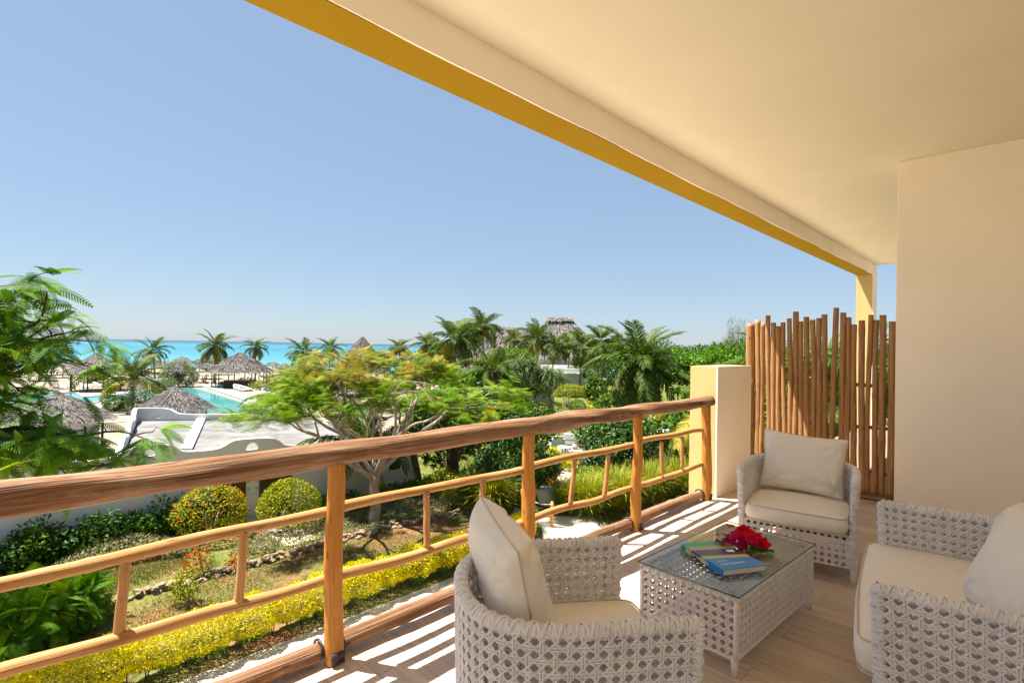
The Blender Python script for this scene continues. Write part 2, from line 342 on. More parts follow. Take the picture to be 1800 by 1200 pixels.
LEAF['featherfine'] = feather(16, .20, .22, .050)
def lobes(D, k, amp, seed):
    g = np.random.default_rng(seed); s = np.zeros(len(D))
    for _ in range(k):
        a = unit(g.normal(size=3)) * g.uniform(2.0, 5.5); s += np.cos(D @ a + g.uniform(0, 6))
    return 1 + amp * s / math.sqrt(k)
def crown_pts(n, rad, seed, amp=.2, shell=.55, bottom=-1.0):
    g = np.random.default_rng(seed); D = unit(g.normal(size=(int(n * 1.6) + 10, 3))); D = D[D[:, 2] > bottom][:n]
    r = lobes(D, 7, amp, seed) * (shell + (1 - shell) * g.random(len(D)) ** .5)
    return D * r[:, None] * np.array(rad)[None], D
def foliage(name, parent, mat, n, rad, size, leaf='oval', center=(0, 0, 0), seed=0, amp=.2, shell=.55, bottom=-1.0, upb=.5, jit=.8, smooth=False, rosette=0):
    P, D = crown_pts(max(8, n // max(1, rosette)), rad, seed, amp, shell, bottom); g = np.random.default_rng(seed + 1)
    if rosette: P = np.repeat(P, rosette, 0); D = np.repeat(unit(D + np.array([0, 0, .5]) + g.normal(size=D.shape) * .25), rosette, 0); jit = 1.1
    d = unit(D * (.45 if rosette else .7) + g.normal(size=P.shape) * jit + np.array([0, 0, -.1])); u = unit(D + np.array([0, 0, upb]) + g.normal(size=P.shape) * .5)
    P = P + np.array(center)
    lo = .15 - min(0, (P[:, 2]).min()) * 0
    tv, tf = LEAF[leaf]; V, F, va = inst(tv, tf, P, frames(d, u), size * g.uniform(.65, 1.3, len(P)), g.random(len(P)))
    return mk(name, V, F, mat, parent, smooth, None, va)
def stems(name, parent, n, h, spread, r, mat='bark', seed=0, base=.1):
    g = np.random.default_rng(seed); mb = MB()
    for k in range(n):
        a = g.uniform(0, 6.28); b = g.uniform(.2, 1) * spread
        mb.tube(path((math.cos(a) * base, math.sin(a) * base, -.03), (math.cos(a) * b, math.sin(a) * b, h * g.uniform(.7, 1)), 5, .04 * h, seed + k), np.linspace(r, r * .4, 5), 5)
    return mb.build(name, mat, parent, True)
def shrub(name, label, cat, loc, rad, n, size, mat, leaf='oval', seed=0, group=None, lift=None, amp=.2, shell=.5, nst=4, sr=.03, flowers=None, bottom=-1.0, jit=.8, upb=.5, stem_mat='bark', rosette=0):
    t = thing(name, label, cat, loc, 0, group)
    lift = rad[2] * .92 if lift is None else lift
    foliage('foliage', t, mat, n, rad, size, leaf, (0, 0, lift), seed, amp, shell, bottom, upb, jit, False, rosette)
    stems('stem', t, nst, max(lift, .25), rad[0] * .5, sr, stem_mat, seed)
    if flowers:
        fm, fn, fs = flowers; stuff(foliage('flowers', t, fm, fn, tuple(r * 1.03 for r in rad), fs, 'oval', (0, 0, lift), seed, amp, .95, -.1))
    return t


# ================================================================== large structure: balcony shell
def slab(name, x0, x1, y0, y1, z0, z1, mat, bevel=0):
    return MB().box(x0, x1, y0, y1, z0, z1).build(name, mat, None, False, None, bevel)
BZ, CZ = FZ + 3.37, FZ + 3.61
WX, WY = 6.77, 1.047
fl = struct(slab('balcony_floor', -3.2, 14.5, -.95, 2.70, FZ - .30, FZ - .012, 'grout'))
pm = None
pw, pl = .20, 1.22
for i in range(47):
    x = -2.4 + i * pw
    off = (.41 * i) % pl
    y = -.94 - off
    while y < 2.69:
        a, b = max(y, -.94), min(y + pl, 2.69)
        if b - a > .04:
            if abs((b - a) - pl) < 1e-6 and pm is not None:
                o = link_copy(pm, fl, (x, a, FZ - .012))
            else:
                o = MB().box(.0012, pw - .0012, .0012, b - a - .0012, 0, .012).build('plank', 'plank', fl, False, (x, a, FZ - .012))
                if abs((b - a) - pl) < 1e-6: pm = o
        y += pl
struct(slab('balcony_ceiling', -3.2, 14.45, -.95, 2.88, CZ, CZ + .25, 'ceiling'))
# yellow beam below the ceiling edge: mustard underside and outer face, cream inner face
beam = thing('roof_beam', 'long mustard yellow beam with cream inner face under the balcony ceiling edge', 'beam', (0, 0, 0))
mbm = MB(); N = 60; g = np.random.default_rng(3)
xs = np.linspace(-3.2, 14.14, N); wv = .004 * np.sin(xs * 2.1) + .003 * np.sin(xs * 5.3 + 1)
mbm.box(-3.2, 14.14, 2.625, 2.938, BZ, CZ + .27).build('beam_body', 'yellow', beam)
V = []; F = []
for k in range(N):
    V += [(xs[k], 2.612 + wv[k] * .4, BZ + .003 + wv[k]), (xs[k], 2.612, CZ + .01), (xs[k], 2.6255, CZ + .01), (xs[k], 2.6255, BZ + .003 + wv[k])]
for k in range(N - 1):
    a = k * 4
    for j in range(4): F.append((a + j, a + 4 + j, a + 4 + (j + 1) % 4, a + (j + 1) % 4))
F += [(3, 2, 1, 0), (N * 4 - 4, N * 4 - 3, N * 4 - 2, N * 4 - 1)]
mk('inner_face', V, F, 'wall', beam)
col_ = thing('column', 'tall mustard yellow column with cream side carrying the far end of the beam', 'column', (14.14, 2.61, 0))
MB().box(.0, .33, .013, .328, 0, BZ).build('shaft', 'paleyellow', col_)
MB().box(.003, .36, -.006, .012, 0, CZ - .005).build('inner_face', 'wall', col_)
MB().box(.0, .33, .013, .328, BZ, CZ - .004).build('head', 'yellow', col_)
struct(slab('balcony_end_wall', WX, WX + .32, -.95, WY, 0, CZ, 'wall', .006))
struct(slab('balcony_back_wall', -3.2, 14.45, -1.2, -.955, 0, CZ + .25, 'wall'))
struct(slab('lower_storey_wall', -3.2, 14.45, 2.0, 2.3, 0, FZ - .30, 'paleyellow'))
lp = thing('low_wall', 'low pale yellow rendered pier at the end of the railing', 'wall', (5.66, 2.46, FZ))
MB().box(.012, .96, .012, .31, -.3, 1.418).build('outer_render', 'paleyellow', lp)
MB().box(.0095, .962, -.004, .0115, -.012, 1.4215).build('inner_face', 'wall', lp)

# ------------------------------------------------------------------ railing of round timber
rail = thing('balcony_railing', 'rustic railing of round timber posts and rails along the open balcony side', 'railing', (0, 2.5, FZ))
def logpart(name, a, b, r, mat, seed, wob=.05, bend=.01, n=40, sides=14, taper=1.0, parent=rail, bumps=0):
    P = path(a, b, n, bend, seed); rad = np.linspace(r, r * taper, n)
    if bumps:
        g = np.random.default_rng(seed); L = np.linspace(0, 1, n)
        for _ in range(bumps): rad = rad + r * g.uniform(.04, .12) * np.exp(-((L - g.random()) / .02) ** 2)
    V, F, U = tube(P, rad, sides, True, wob, seed)
    return mk(name, V, F, mat, parent, True, U)
PX = [-.13, 1.29, 2.72, 4.12, 5.52]
logpart('top_rail', (-2.2, 0, 1.06), (5.60, 0, 1.052), .065, 'log', 21, .075, .007, 160, 18, .86, rail, 9)
for k, x in enumerate(PX):
    logpart('post', (x, .0, 0), (x - .005 + (.03 if k == 4 else 0) * -1, 0, 1.02), [.046, .046, .046, .046, .05][k], 'postwood', 30 + k, .05, .008, 34, 14, .94, rail, 2)
segs = [(-2.2, PX[0])] + list(zip(PX[:-1], PX[1:]))
h3 = [.455, .44, .415, .385, .375, .385]
for k, (a, b) in enumerate(segs):
    logpart('middle_rail', (a + .02, .03, .765 - .012 * (k % 2)), (b - .02, .03, .745 + .01 * (k % 2)), .027, 'railwood', 50 + k, .07, .009, 40, 12, .9, rail, 3)
    logpart('lower_rail', (a + .02, .03, h3[k]), (b - .02, .03, h3[k + 1] if k < 5 else .38), .027, 'railwood', 60 + k, .07, .009, 40, 12, .9, rail, 3)
    logpart('bottom_log', (a + .04, .045, .065), (b - .045, .045, .055), .047, 'log', 70 + k, .045, .012, 44, 16, .95, rail, 4)
bal = [((0.424, 2.500, 5.943), (0.409, 2.500, 5.631)), ((0.861, 2.500, 5.938), (0.842, 2.500, 5.613)), ((1.864, 2.500, 5.922), (1.871, 2.500, 5.624)), ((2.307, 2.500, 5.926), (2.299, 2.500, 5.630)),
       ((3.265, 2.500, 5.929), (3.218, 2.500, 5.611)), ((3.710, 2.500, 5.909), (3.662, 2.500, 5.580)), ((4.586, 2.500, 5.905), (4.617, 2.500, 5.615)), ((5.008, 2.500, 5.906), (5.017, 2.500, 5.620))]
for k, (a, b) in enumerate(bal):
    logpart('baluster', (b[0], .022, b[2] - FZ - .01), (a[0], .022, a[2] - FZ + .02), .020, 'railwood', 80 + k, .05, .002, 18, 12, .95)
for k, x in enumerate(PX):
    mb = MB()
    for dx in ((-.055, .055) if k < 4 else (-.06,)):
        P = [(x + dx, .045 + .052 * math.cos(t), .06 + .052 * math.sin(t)) for t in np.linspace(-.3, math.pi + .3, 14)]
        mb.tube(P, .008, 6)
    mb.box(x - .035, x + .035, -.056, -.05, .012, .07)
    mb.build('iron_strap', 'metal', rail, True)

# ------------------------------------------------------------------ pole screen
SXP = 6.90
scr = thing('pole_screen', 'privacy screen of upright peeled wooden poles beside the cream wall', 'screen', (SXP, 0, FZ))
ptop = [(2.575, 7.142, 2.549, 0.0421), (2.486, 7.188, 2.460, 0.0268), (2.425, 7.144, 2.404, 0.0239), (2.362, 7.241, 2.339, 0.0236), (2.302, 7.151, 2.274, 0.0245), (2.242, 7.108, 2.210, 0.0242), (2.191, 7.153, 2.144, 0.0216), (2.118, 7.199, 2.094, 0.0224), (2.050, 7.279, 2.038, 0.0244), (1.990, 7.159, 1.963, 0.0200), (1.935, 7.213, 1.902, 0.0249), (1.864, 7.173, 1.837, 0.0223), (1.801, 7.195, 1.769, 0.0219), (1.744, 7.237, 1.707, 0.0227), (1.626, 7.308, 1.662, 0.0242), (1.552, 7.251, 1.572, 0.0248), (1.501, 7.197, 1.499, 0.0215), (1.445, 7.114, 1.435, 0.0232), (1.375, 7.159, 1.354, 0.0248), (1.286, 7.220, 1.317, 0.0195), (1.241, 7.160, 1.237, 0.0221), (1.180, 7.213, 1.179, 0.0255), (1.095, 7.141, 1.095, 0.0259)]
for k, (yt, zt, yb, rr) in enumerate(ptop):
    logpart('pole', (0 if k % 2 else -.012, yb, .07), (-.01 if k % 2 else .0, yt, zt - FZ), rr * 1.32, 'polewood', 100 + k, .05, .0045, 40, 10, .94, scr, 3)
for k, z in enumerate((.28, .76, 1.22)):
    logpart('cross_rail', (.055, 2.66, z), (.055, 1.0, z + .02), .022, 'polewood', 140 + k, .05, .012, 30, 8, .9, scr)
logpart('base_log', (.0, 2.70, .035), (.0, 1.0, .035), .045, 'log', 150, .04, .006, 30, 10, .95, scr)

# ================================================================== wicker furniture
def strandmesh(lines, rad):
    """lines: list of (points(n,3), normals(n,3)); square-section cords with rounded shading"""
    VV = []; FF = []; off = 0
    for P, Nn in lines:
        n = len(P)
        if n < 2: continue
        T = unit(np.gradient(P, axis=0)); B = unit(np.cross(T, Nn)); A = np.cross(B, T)
        ring = [P + rad * A, P + rad * B, P - rad * A, P - rad * B]
        VV.append(np.stack(ring, 1).reshape(-1, 3))
        i = np.arange(n - 1)[:, None] * 4; j = np.arange(4)[None, :]; k = (j + 1) % 4
        FF.append(np.stack([i + j, i + k, i + 4 + k, i + 4 + j], -1).reshape(-1, 4) + off); off += n * 4
    return np.concatenate(VV), np.concatenate(FF)
def weave_lines(sf, nu, nv, amp=.0026, cl=False):
    """caning on a surface sf(i, j) -> (P, N): paired uprights, paired courses and two diagonals that leave eight-sided eyes"""
    L = []; d = .105
    def put(I, J, o):
        P, Nn = sf(I, J); L.append((P + Nn * o[:, None], Nn))
    for j in range(nv + 1):
        for s in (-d, d):
            if 0 <= j + s <= nv or True:
                I = np.linspace(0, nu, nu * 2 + 1); J = np.full_like(I, min(max(j + s, 0), nv)); put(I, J, amp * np.cos(np.pi * I + (j % 2) * np.pi) * .6)
    for i in range(nu + 1):
        for s in (-d, d):
            J = np.linspace(0, nv, nv * 2 + 1); I = np.full_like(J, min(max(i + s, 0), nu)); put(I, J, -amp * np.cos(np.pi * J + (i % 2) * np.pi) * .6)
    for k in range(-nv, nu + nv + 1):
        c = k + .5
        for sg in (1, -1):
            # i - sg*j = c
            j0 = 0.0; j1 = float(nv); ia, ib = (c, c + nv) if sg > 0 else (c, c - nv)
            t = np.linspace(0, 1, nv * 2 + 1); I = ia + (ib - ia) * t; J = j0 + (j1 - j0) * t
            ok = (I >= 0) & (I <= nu)
            if ok.sum() >= 2:
                I, J = I[ok], J[ok]; put(I, J, sg * amp * .35 + sg * amp * 1.1 * np.cos(2 * np.pi * J + .6))
    return L
def arc_param(poly, n):
    P = np.asarray(poly, float); s = np.concatenate([[0], np.cumsum(np.linalg.norm(np.diff(P, axis=0), axis=1))])
    return s, P
def path_surface(poly, zb, zt, nu, nv, taper=0, cen=(0, 0), flip=1):
    s, P = arc_param(poly, nu); Ltot = s[-1]
    def at(I):
        q = np.clip(np.asarray(I) / nu, 0, 1) * Ltot
        return np.stack([np.interp(q, s, P[:, 0]), np.interp(q, s, P[:, 1])], -1)
    def sf(I, J):
        xy = at(I); e = .02 * nu / Ltot; t = unit(at(np.asarray(I) + e) - at(np.asarray(I) - e))
        z = zb + (zt - zb) * np.asarray(J) / nv; k = 1 - taper * (zt - z) / (zt - zb)
        xy = np.array(cen) + (xy - np.array(cen)) * k[:, None]
        return np.concatenate([xy, z[:, None]], 1), np.concatenate([flip * t[:, 1:2], -flip * t[:, 0:1], np.zeros((len(xy), 1))], 1)
    return sf, Ltot
def plane_surface(o, a, b, nu, nv):
    o = np.array(o, float); a = np.array(a, float); b = np.array(b, float); nn = unit(np.cross(a, b))
    def sf(I, J): return o + a * (np.asarray(I) / nu)[:, None] + b * (np.asarray(J) / nv)[:, None], np.broadcast_to(nn, (len(np.asarray(I)), 3))
    return sf
def wrap_rim(P, r, pitch=.013, cross=.05, sr=.0045):
    """lashing: close helical wrap round a core plus a looser crossing strand"""
    P = np.asarray(P, float); s = np.concatenate([[0], np.cumsum(np.linalg.norm(np.diff(P, axis=0), axis=1))]); Lt = s[-1]; lines = []
    def helix(p_, rr, ph, sgn):
        n = max(8, int(Lt / p_ * 8)); q = np.linspace(0, Lt, n); C = np.stack([np.interp(q, s, P[:, k]) for k in range(3)], -1)
        T = unit(np.gradient(C, axis=0)); ref = np.array([0, 0, 1.]) if abs(T[:, 2]).mean() < .75 else np.array([1., 0, 0]); A = unit(np.cross(T, ref)); B = np.cross(A, T)
        th = sgn * 2 * np.pi * q / p_ + ph; Nn = np.cos(th)[:, None] * A + np.sin(th)[:, None] * B
        lines.append((C + Nn * rr, Nn))
    helix(pitch * 1.15, r, 0, 1); helix(cross, r + .0035, 0, -1); helix(cross, r + .0035, .5, -1); helix(cross, r + .0035, 0, 1); helix(cross, r + .0035, .5, 1)
    return strandmesh(lines, sr)
def ushape(w, depth, straight, ex=2.4, n=40):
    pts = [(-w, 0), (-w, straight * .5)]
    for t in np.linspace(math.pi, 0, n):
        c, s_ = math.cos(t), math.sin(t)
        pts.append((w * math.copysign(abs(c) ** (2 / ex), c), straight + (depth - straight) * abs(s_) ** (2 / ex)))
    pts += [(w, straight * .5), (w, 0)]
    return pts
def inset(poly, d):
    P = np.asarray(poly, float); T = unit(np.gradient(P, axis=0)); Nn = np.stack([T[:, 1], -T[:, 0]], -1); return P + Nn * d
P0 = .044
def seat_frame(t, w, depth, straight, ex, rim=.71, bot=.11, seatz=.33):
    """double-walled woven shell, woven front apron, wrapped rim and corner posts, four legs"""
    outer = np.asarray(ushape(w, depth, straight, ex)); inner = inset(outer, .042)
    # normals of a path running from left front round the back to right front point outwards with flip -1
    lines = []
    for poly, fl_ in ((outer, -1), (inner, 1)):
        Ltot = np.linalg.norm(np.diff(poly, axis=0), axis=1).sum(); nu = int(round(Ltot / P0)); nv = int(round((rim - bot) / .042))
        sf, _ = path_surface(poly, bot, rim - .015, nu, nv, .05, (0, depth * .5), fl_)
        lines += weave_lines(sf, nu, nv)
    V, F = strandmesh(lines, .0040); stuff(mk('woven_shell', V, F, 'wicker', t, True))
    k = 1
    nu = int(round((2 * w - .04) / P0)); nv = max(3, int(round((seatz - bot) / .042)))
    sf = plane_surface((-w + .02, .0, bot), (2 * w - .04, 0, 0), (0, 0, seatz - bot), nu, nv)
    V, F = strandmesh(weave_lines(sf, nu, nv), .0040); stuff(mk('woven_apron', V, F, 'wicker', t, True))
    mid = inset(outer, .021); C = np.concatenate([mid, np.full((len(mid), 1), rim - .012)], 1)
    V, F = wrap_rim(C, .022); stuff(mk('rim_lashing', V, F, 'wicker', t, True))
    mb = MB(); mb.tube(C, .021, 10); mb.build('rim', 'wicker', t, True)
    for sx in (-1, 1):
        x = sx * (w - .021); kb = .95
        Cp = np.array([(x * (kb + (1 - kb) * q), .004 + (1 - q) * depth * .025, bot + (rim - bot) * q) for q in np.linspace(0, 1, 14)])
        V, F = wrap_rim(Cp, .022); stuff(mk('post_lashing', V, F, 'wicker', t, True))
        MB().tube(Cp, .021, 10).build('front_post', 'wicker', t, True)
    for (x, y) in ((-w * .93, .03), (w * .93, .03), (-w * .72, depth - .12), (w * .72, depth - .12)):
        MB().tube([(x, y, 0), (x, y, .004), (x, y, .09), (x, y, .16)], [.012, .017, .021, .023], 12).build('leg', 'wicker', t, True)
    base = inset(outer, .05); base = np.array([0, depth * .5]) + (base - np.array([0, depth * .5])) * .975
    MB().prism([tuple(p) for p in base[::-1]], seatz - .03, seatz).build('seat_deck', 'dark', t)
    bt = np.array([0, depth * .5]) + (outer - np.array([0, depth * .5])) * .95
    Cb = np.concatenate([inset(bt, .015), np.full((len(bt), 1), bot)], 1); MB().tube(Cb, .012, 6).build('bottom_rail', 'wicker', t, True)
    return outer
def seat_cushion(parent, poly, z0, z1, name='seat_cushion', crown=.03, seed=0):
    """box cushion on outline poly (closed): rounded edge, crowned top, piped seams"""
    P = np.asarray(poly, float); c = P.mean(0); n = len(P)
    prof = [(-.03, z0 + .004), (-.006, z0 + .010), (.006, z0 + .03), (.014, (z0 + z1) / 2), (.006, z1 - .022), (-.004, z1 - .008), (-.02, z1)]
    V = []; g = np.random.default_rng(seed)
    T = unit(np.roll(P, -1, 0) - np.roll(P, 1, 0)); Nn = np.stack([T[:, 1], -T[:, 0]], -1)
    for d, z in prof: V += [(p[0] + q[0] * d, p[1] + q[1] * d, z) for p, q in zip(P, Nn)]
    for k, s in enumerate((.8, .55, .3)):
        V += [(c[0] + (p[0] - c[0]) * s, c[1] + (p[1] - c[1]) * s, z1 + crown * (1 - s ** 2.2)) for p in P]
    V.append((c[0], c[1], z1 + crown)); rows = len(prof) + 3; F = []
    for r in range(rows - 1):
        for i in range(n): j = (i + 1) % n; F.append((r * n + i, r * n + j, (r + 1) * n + j, (r + 1) * n + i))
    for i in range(n): F.append(((rows - 1) * n + i, (rows - 1) * n + (i + 1) % n, rows * n))
    F.append(tuple(range(n - 1, -1, -1)))
    o = mk(name, V, F, 'cushion', parent, True)
    for z in (z1 - .006, z0 + .008):
        C = np.array([(p[0] + q[0] * .001, p[1] + q[1] * .001, z) for p, q in zip(P, Nn)]); C = np.concatenate([C, C[:1]])
        mk('piping', *tube(C, .0038, 6, False)[:2], 'piping', o, True)
    return o
def resample(poly, n, closed=True):
    P = np.asarray(poly, float); P = np.concatenate([P, P[:1]]) if closed else P
    s = np.concatenate([[0], np.cumsum(np.linalg.norm(np.diff(P, axis=0), axis=1))]); q = np.linspace(0, s[-1], n, endpoint=not closed)
    return np.stack([np.interp(q, s, P[:, k]) for k in range(2)], -1)
def smooth_closed(P, it=3):
    for _ in range(it): P = (np.roll(P, 1, 0) + 2 * P + np.roll(P, -1, 0)) / 4
    return P
def pillow(name, label, w, h, th, loc, rot, seed, group=None):
    """knife-edge scatter cushion with pulled corners, seam and soft creases"""
    n = 44; g = np.random.default_rng(seed); u = np.linspace(-1, 1, n); Ug, Vg = np.meshgrid(u, u, indexing='ij')
    edge = (1 - np.abs(Ug) ** 3.2) * (1 - np.abs(Vg) ** 3.2); T = np.clip(edge, 0, 1) ** .42
    X = w / 2 * Ug * (1 - .07 * (1 - Vg ** 2) * np.abs(Ug) ** 2); Z = h / 2 * Vg * (1 - .08 * (1 - Ug ** 2) * np.abs(Vg) ** 2)
    cr = np.zeros_like(X)
    for _ in range(26):
        a = g.uniform(0, 6.28); cx, cy = (g.choice([-1, 1]) * g.uniform(.55, .98), g.choice([-1, 1]) * g.uniform(.55, .98))
        rr_ = np.hypot(Ug - cx, Vg - cy); an = np.arctan2(Vg - cy, Ug - cx); cr += g.normal() * .006 * np.exp(-(rr_ / .55) ** 2) * np.cos(an * g.integers(4, 9) + a)
    cr += .006 * np.sin(Ug * 3.1 + 1.3 * Vg + seed) * np.cos(Vg * 2.3 + seed)
    V = np.concatenate([np.stack([X, -th / 2 * T + cr * T, Z], -1).reshape(-1, 3), np.stack([X, th / 2 * T + cr * T, Z], -1).reshape(-1, 3)])
    F = []
    idx = lambda i, j, s: s * n * n + i * n + j
    for i in range(n - 1):
        for j in range(n - 1):
            F.append((idx(i, j, 0), idx(i + 1, j, 0), idx(i + 1, j + 1, 0), idx(i, j + 1, 0))); F.append((idx(i, j, 1), idx(i, j + 1, 1), idx(i + 1, j + 1, 1), idx(i + 1, j, 1)))
    o = thing(name, label, 'cushion', loc, 0, group); o.rotation_euler = rot
    mk('cover', V, F, 'cushion', o, True)
    ring = [(i, 0) for i in range(n)] + [(n - 1, j) for j in range(1, n)] + [(i, n - 1) for i in range(n - 2, -1, -1)] + [(0, j) for j in range(n - 2, 0, -1)]
    C = np.array([V[idx(i, j, 0)] for i, j in ring]); C = np.concatenate([C, C[:1]])
    mk('piping', *tube(C * 1.004, .0042, 6, False)[:2], 'piping', o, True)
    return o
# armchairs: local x across, y from the front edge to the back
W, D = .392, .775
ac = thing('wicker_armchair', 'pale grey wicker armchair standing in front of the pole screen', 'armchair', (4.205, 1.24, FZ), 0, 'wicker armchairs')
outl = seat_frame(ac, W, D, .33, 2.5)
cpoly = np.concatenate([[(-.32, -.045), (0, -.05), (.32, -.045)], inset(ushape(.335, .70, .30, 2.6), .0)[::-1][1:-1]])
cpoly = smooth_closed(resample(cpoly, 90), 3)
area = np.sum(cpoly[:, 0] * np.roll(cpoly[:, 1], -1) - cpoly[:, 1] * np.roll(cpoly[:, 0], -1))
cpoly = cpoly if area > 0 else cpoly[::-1]
seat_cushion(ac, cpoly, .335, .455, crown=.022)
ac2 = copy_tree(ac); ac2['label'] = 'pale grey wicker armchair standing next to the timber railing'
def face(o, c, d):    # put the middle of the front edge at c, front looking along d
    o.location = (c[0], c[1], FZ); o.rotation_euler = (0, 0, math.atan2(d[1], d[0]) + math.pi / 2)
face(ac, (4.205, 1.24), (-.983, -.186)); face(ac2, (1.91, 1.086), (.81, -.587))
sofa = thing('wicker_sofa', 'pale grey wicker two-seat sofa with cream seat against the back wall', 'sofa', (3.14, .541, FZ))
seat_frame(sofa, .725, .80, .62, 5.0)
sp_ = np.concatenate([[(-.66, -.06), (-.3, -.075), (0, -.08), (.3, -.075), (.66, -.06)], [(.665, 0), (.665, .68), (.3, .70), (0, .70), (-.3, .70), (-.665, .68), (-.665, 0)]])
spl = smooth_closed(resample(sp_, 110), 2); area = np.sum(spl[:, 0] * np.roll(spl[:, 1], -1) - spl[:, 1] * np.roll(spl[:, 0], -1)); spl = spl if area > 0 else spl[::-1]
seat_cushion(sofa, spl, .335, .475, crown=.02)
face(sofa, (3.14, .541), (-.16, .987))
def onchair(o, x, y, z):
    m_ = Matrix.Translation(o.location) @ Matrix.Rotation(o.rotation_euler.z, 4, 'Z'); return m_ @ Vector((x, y, z))
pillow('cushion', 'plump cream cushion in the armchair in front of the pole screen', .60, .47, .20, onchair(ac, .0, .52, .70), (R(-13), R(3), ac.rotation_euler.z), 3, 'cream back cushions')
pillow('cushion', 'plump cream cushion in the armchair next to the railing', .60, .47, .22, onchair(ac2, .05, .565, .70), (R(-14), R(-2), ac2.rotation_euler.z + R(6)), 8, 'cream back cushions')
pillow('cushion', 'cream cushion leaning in the far corner of the wicker sofa', .56, .50, .22, onchair(sofa, .28, .50, .735), (R(-24), R(0), sofa.rotation_euler.z + R(16)), 12, 'cream back cushions')

# ------------------------------------------------------------------ coffee table with glass
tb = thing('coffee_table', 'low pale grey wicker coffee table with clear glass top', 'table', (3.178, 1.28, FZ), R(-2.4))
tw, td, tz0, tz1 = .525, .268, .085, .375
lines = []
for o_, a_, b_, L_ in (((-tw, -td, tz0), (2 * tw, 0, 0), (0, 0, tz1 - tz0), 2 * tw), ((tw, -td, tz0), (0, 2 * td, 0), (0, 0, tz1 - tz0), 2 * td),
                       ((tw, td, tz0), (-2 * tw, 0, 0), (0, 0, tz1 - tz0), 2 * tw), ((-tw, td, tz0), (0, -2 * td, 0), (0, 0, tz1 - tz0), 2 * td),
                       ((-tw, -td, tz1), (2 * tw, 0, 0), (0, 2 * td, 0), 2 * tw)):
    hgt = np.linalg.norm(b_); nu = int(round(L_ / P0)); nv = int(round(hgt / .042)); lines += weave_lines(plane_surface(o_, a_, b_, nu, nv), nu, nv)
V, F = strandmesh(lines, .0040); stuff(mk('woven_body', V, F, 'wicker', tb, True))
ring = np.array([(-tw, -td, tz1), (tw, -td, tz1), (tw, td, tz1), (-tw, td, tz1)])
for k in range(4):
    C = path(ring[k], ring[(k + 1) % 4], 20); V, F = wrap_rim(C, .013, .013, .05, .0042); stuff(mk('edge_lashing', V, F, 'wicker', tb, True)); MB().tube(C, .012, 8).build('top_edge', 'wicker', tb, True)
    C = path((ring[k][0], ring[k][1], tz0), (ring[k][0], ring[k][1], tz1), 8); MB().tube(C, .014, 8).build('corner_post', 'wicker', tb, True)
    C = path((ring[k][0], ring[k][1], tz0), (ring[(k + 1) % 4][0], ring[(k + 1) % 4][1], tz0), 4); MB().tube(C, .009, 6).build('bottom_rail', 'wicker', tb, True)
    x, y = ring[k][0] * .985, ring[k][1] * .97; MB().tube([(x, y, 0), (x, y, .05), (x, y, .1)], [.015, .019, .021], 10).build('leg', 'wicker', tb, True)
    MB().tube([(x * .94, y * .9, .384), (x * .94, y * .9, .3985)], .010, 14).build('glass_pad', 'lawnseat', tb, True)
mk('glass_top', [(-.543, -.286, .4048), (.543, -.286, .4048), (.543, .286, .4048), (-.543, .286, .4048)], [(0, 1, 2, 3)], 'glass', tb)
for x0, x1, y0, y1 in ((-.545, .545, -.288, -.2862), (-.545, .545, .2862, .288), (-.545, -.5432, -.286, .286), (.5432, .545, -.286, .286)): MB().box(x0, x1, y0, y1, .399, .405).build('glass_edge', 'glassedge', tb)

# ------------------------------------------------------------------ book
TZ = FZ + .4055
A, B, C_ = Vector((2.988, 1.501, 5.640)), Vector((2.803, 1.167, 5.640)), Vector((3.046, 1.042, 5.640))
sv = (B - A); bl = sv.length; xa = sv.normalized(); bv = C_ - B; bw = abs(bv.dot(Vector((-xa.y, xa.x, 0)))); 
bk = thing('book', 'thick book with green, yellow, dark and blue striped cover lying on the glass', 'book', (A.x, A.y, TZ), math.atan2(xa.y, xa.x))
side = 1 if bv.dot(Vector((-xa.y, xa.x, 0))) > 0 else -1
def bookmat():
    m, n, l, b = newmat('striped_book_cover')
    tc = n.new('ShaderNodeTexCoord'); sp = n.new('ShaderNodeSeparateXYZ'); l.new(tc.outputs['Object'], sp.inputs[0])
    sh = n.new('ShaderNodeMath'); sh.operation = 'MULTIPLY_ADD'; sh.inputs[1].default_value = -.12 * side; l.new(sp.outputs[1], sh.inputs[0]); l.new(sp.outputs[0], sh.inputs[2])
    dv = n.new('ShaderNodeMath'); dv.operation = 'DIVIDE'; dv.inputs[1].default_value = bl; l.new(sh.outputs[0], dv.inputs[0])
    r = ramp(n, [(0, (.0, .35, .14)), (.13, (.42, .34, .14)), (.27, (.035, .045, .075)), (.50, (.55, .43, .13)), (.605, (.02, .22, .55))]); r.color_ramp.interpolation = 'CONSTANT'
    l.new(dv.outputs[0], r.inputs[0]); l.new(r.outputs[0], b.inputs['Base Color']); b.inputs['Roughness'].default_value = .28; return m
M['book'] = bookmat()
bh = .034
def sy(a, b): return (min(a * side, b * side), max(a * side, b * side))
y0, y1 = sy(.003, bw - .004); MB().box(.004, bl - .004, y0, y1, .0035, bh - .0035).build('pages', 'bookpage', bk)
y0, y1 = sy(0, bw); MB().box(0, bl, y0, y1, bh - .0032, bh).build('front_cover', 'book', bk, False, None, .0008)
MB().box(0, bl, y0, y1, 0, .0032).build('back_cover', 'book', bk, False, None, .0008)
y0, y1 = sy(-.0032, -.0001); MB().box(0, bl, y0, y1, 0, bh).build('spine', 'book', bk, False, None, .0008)
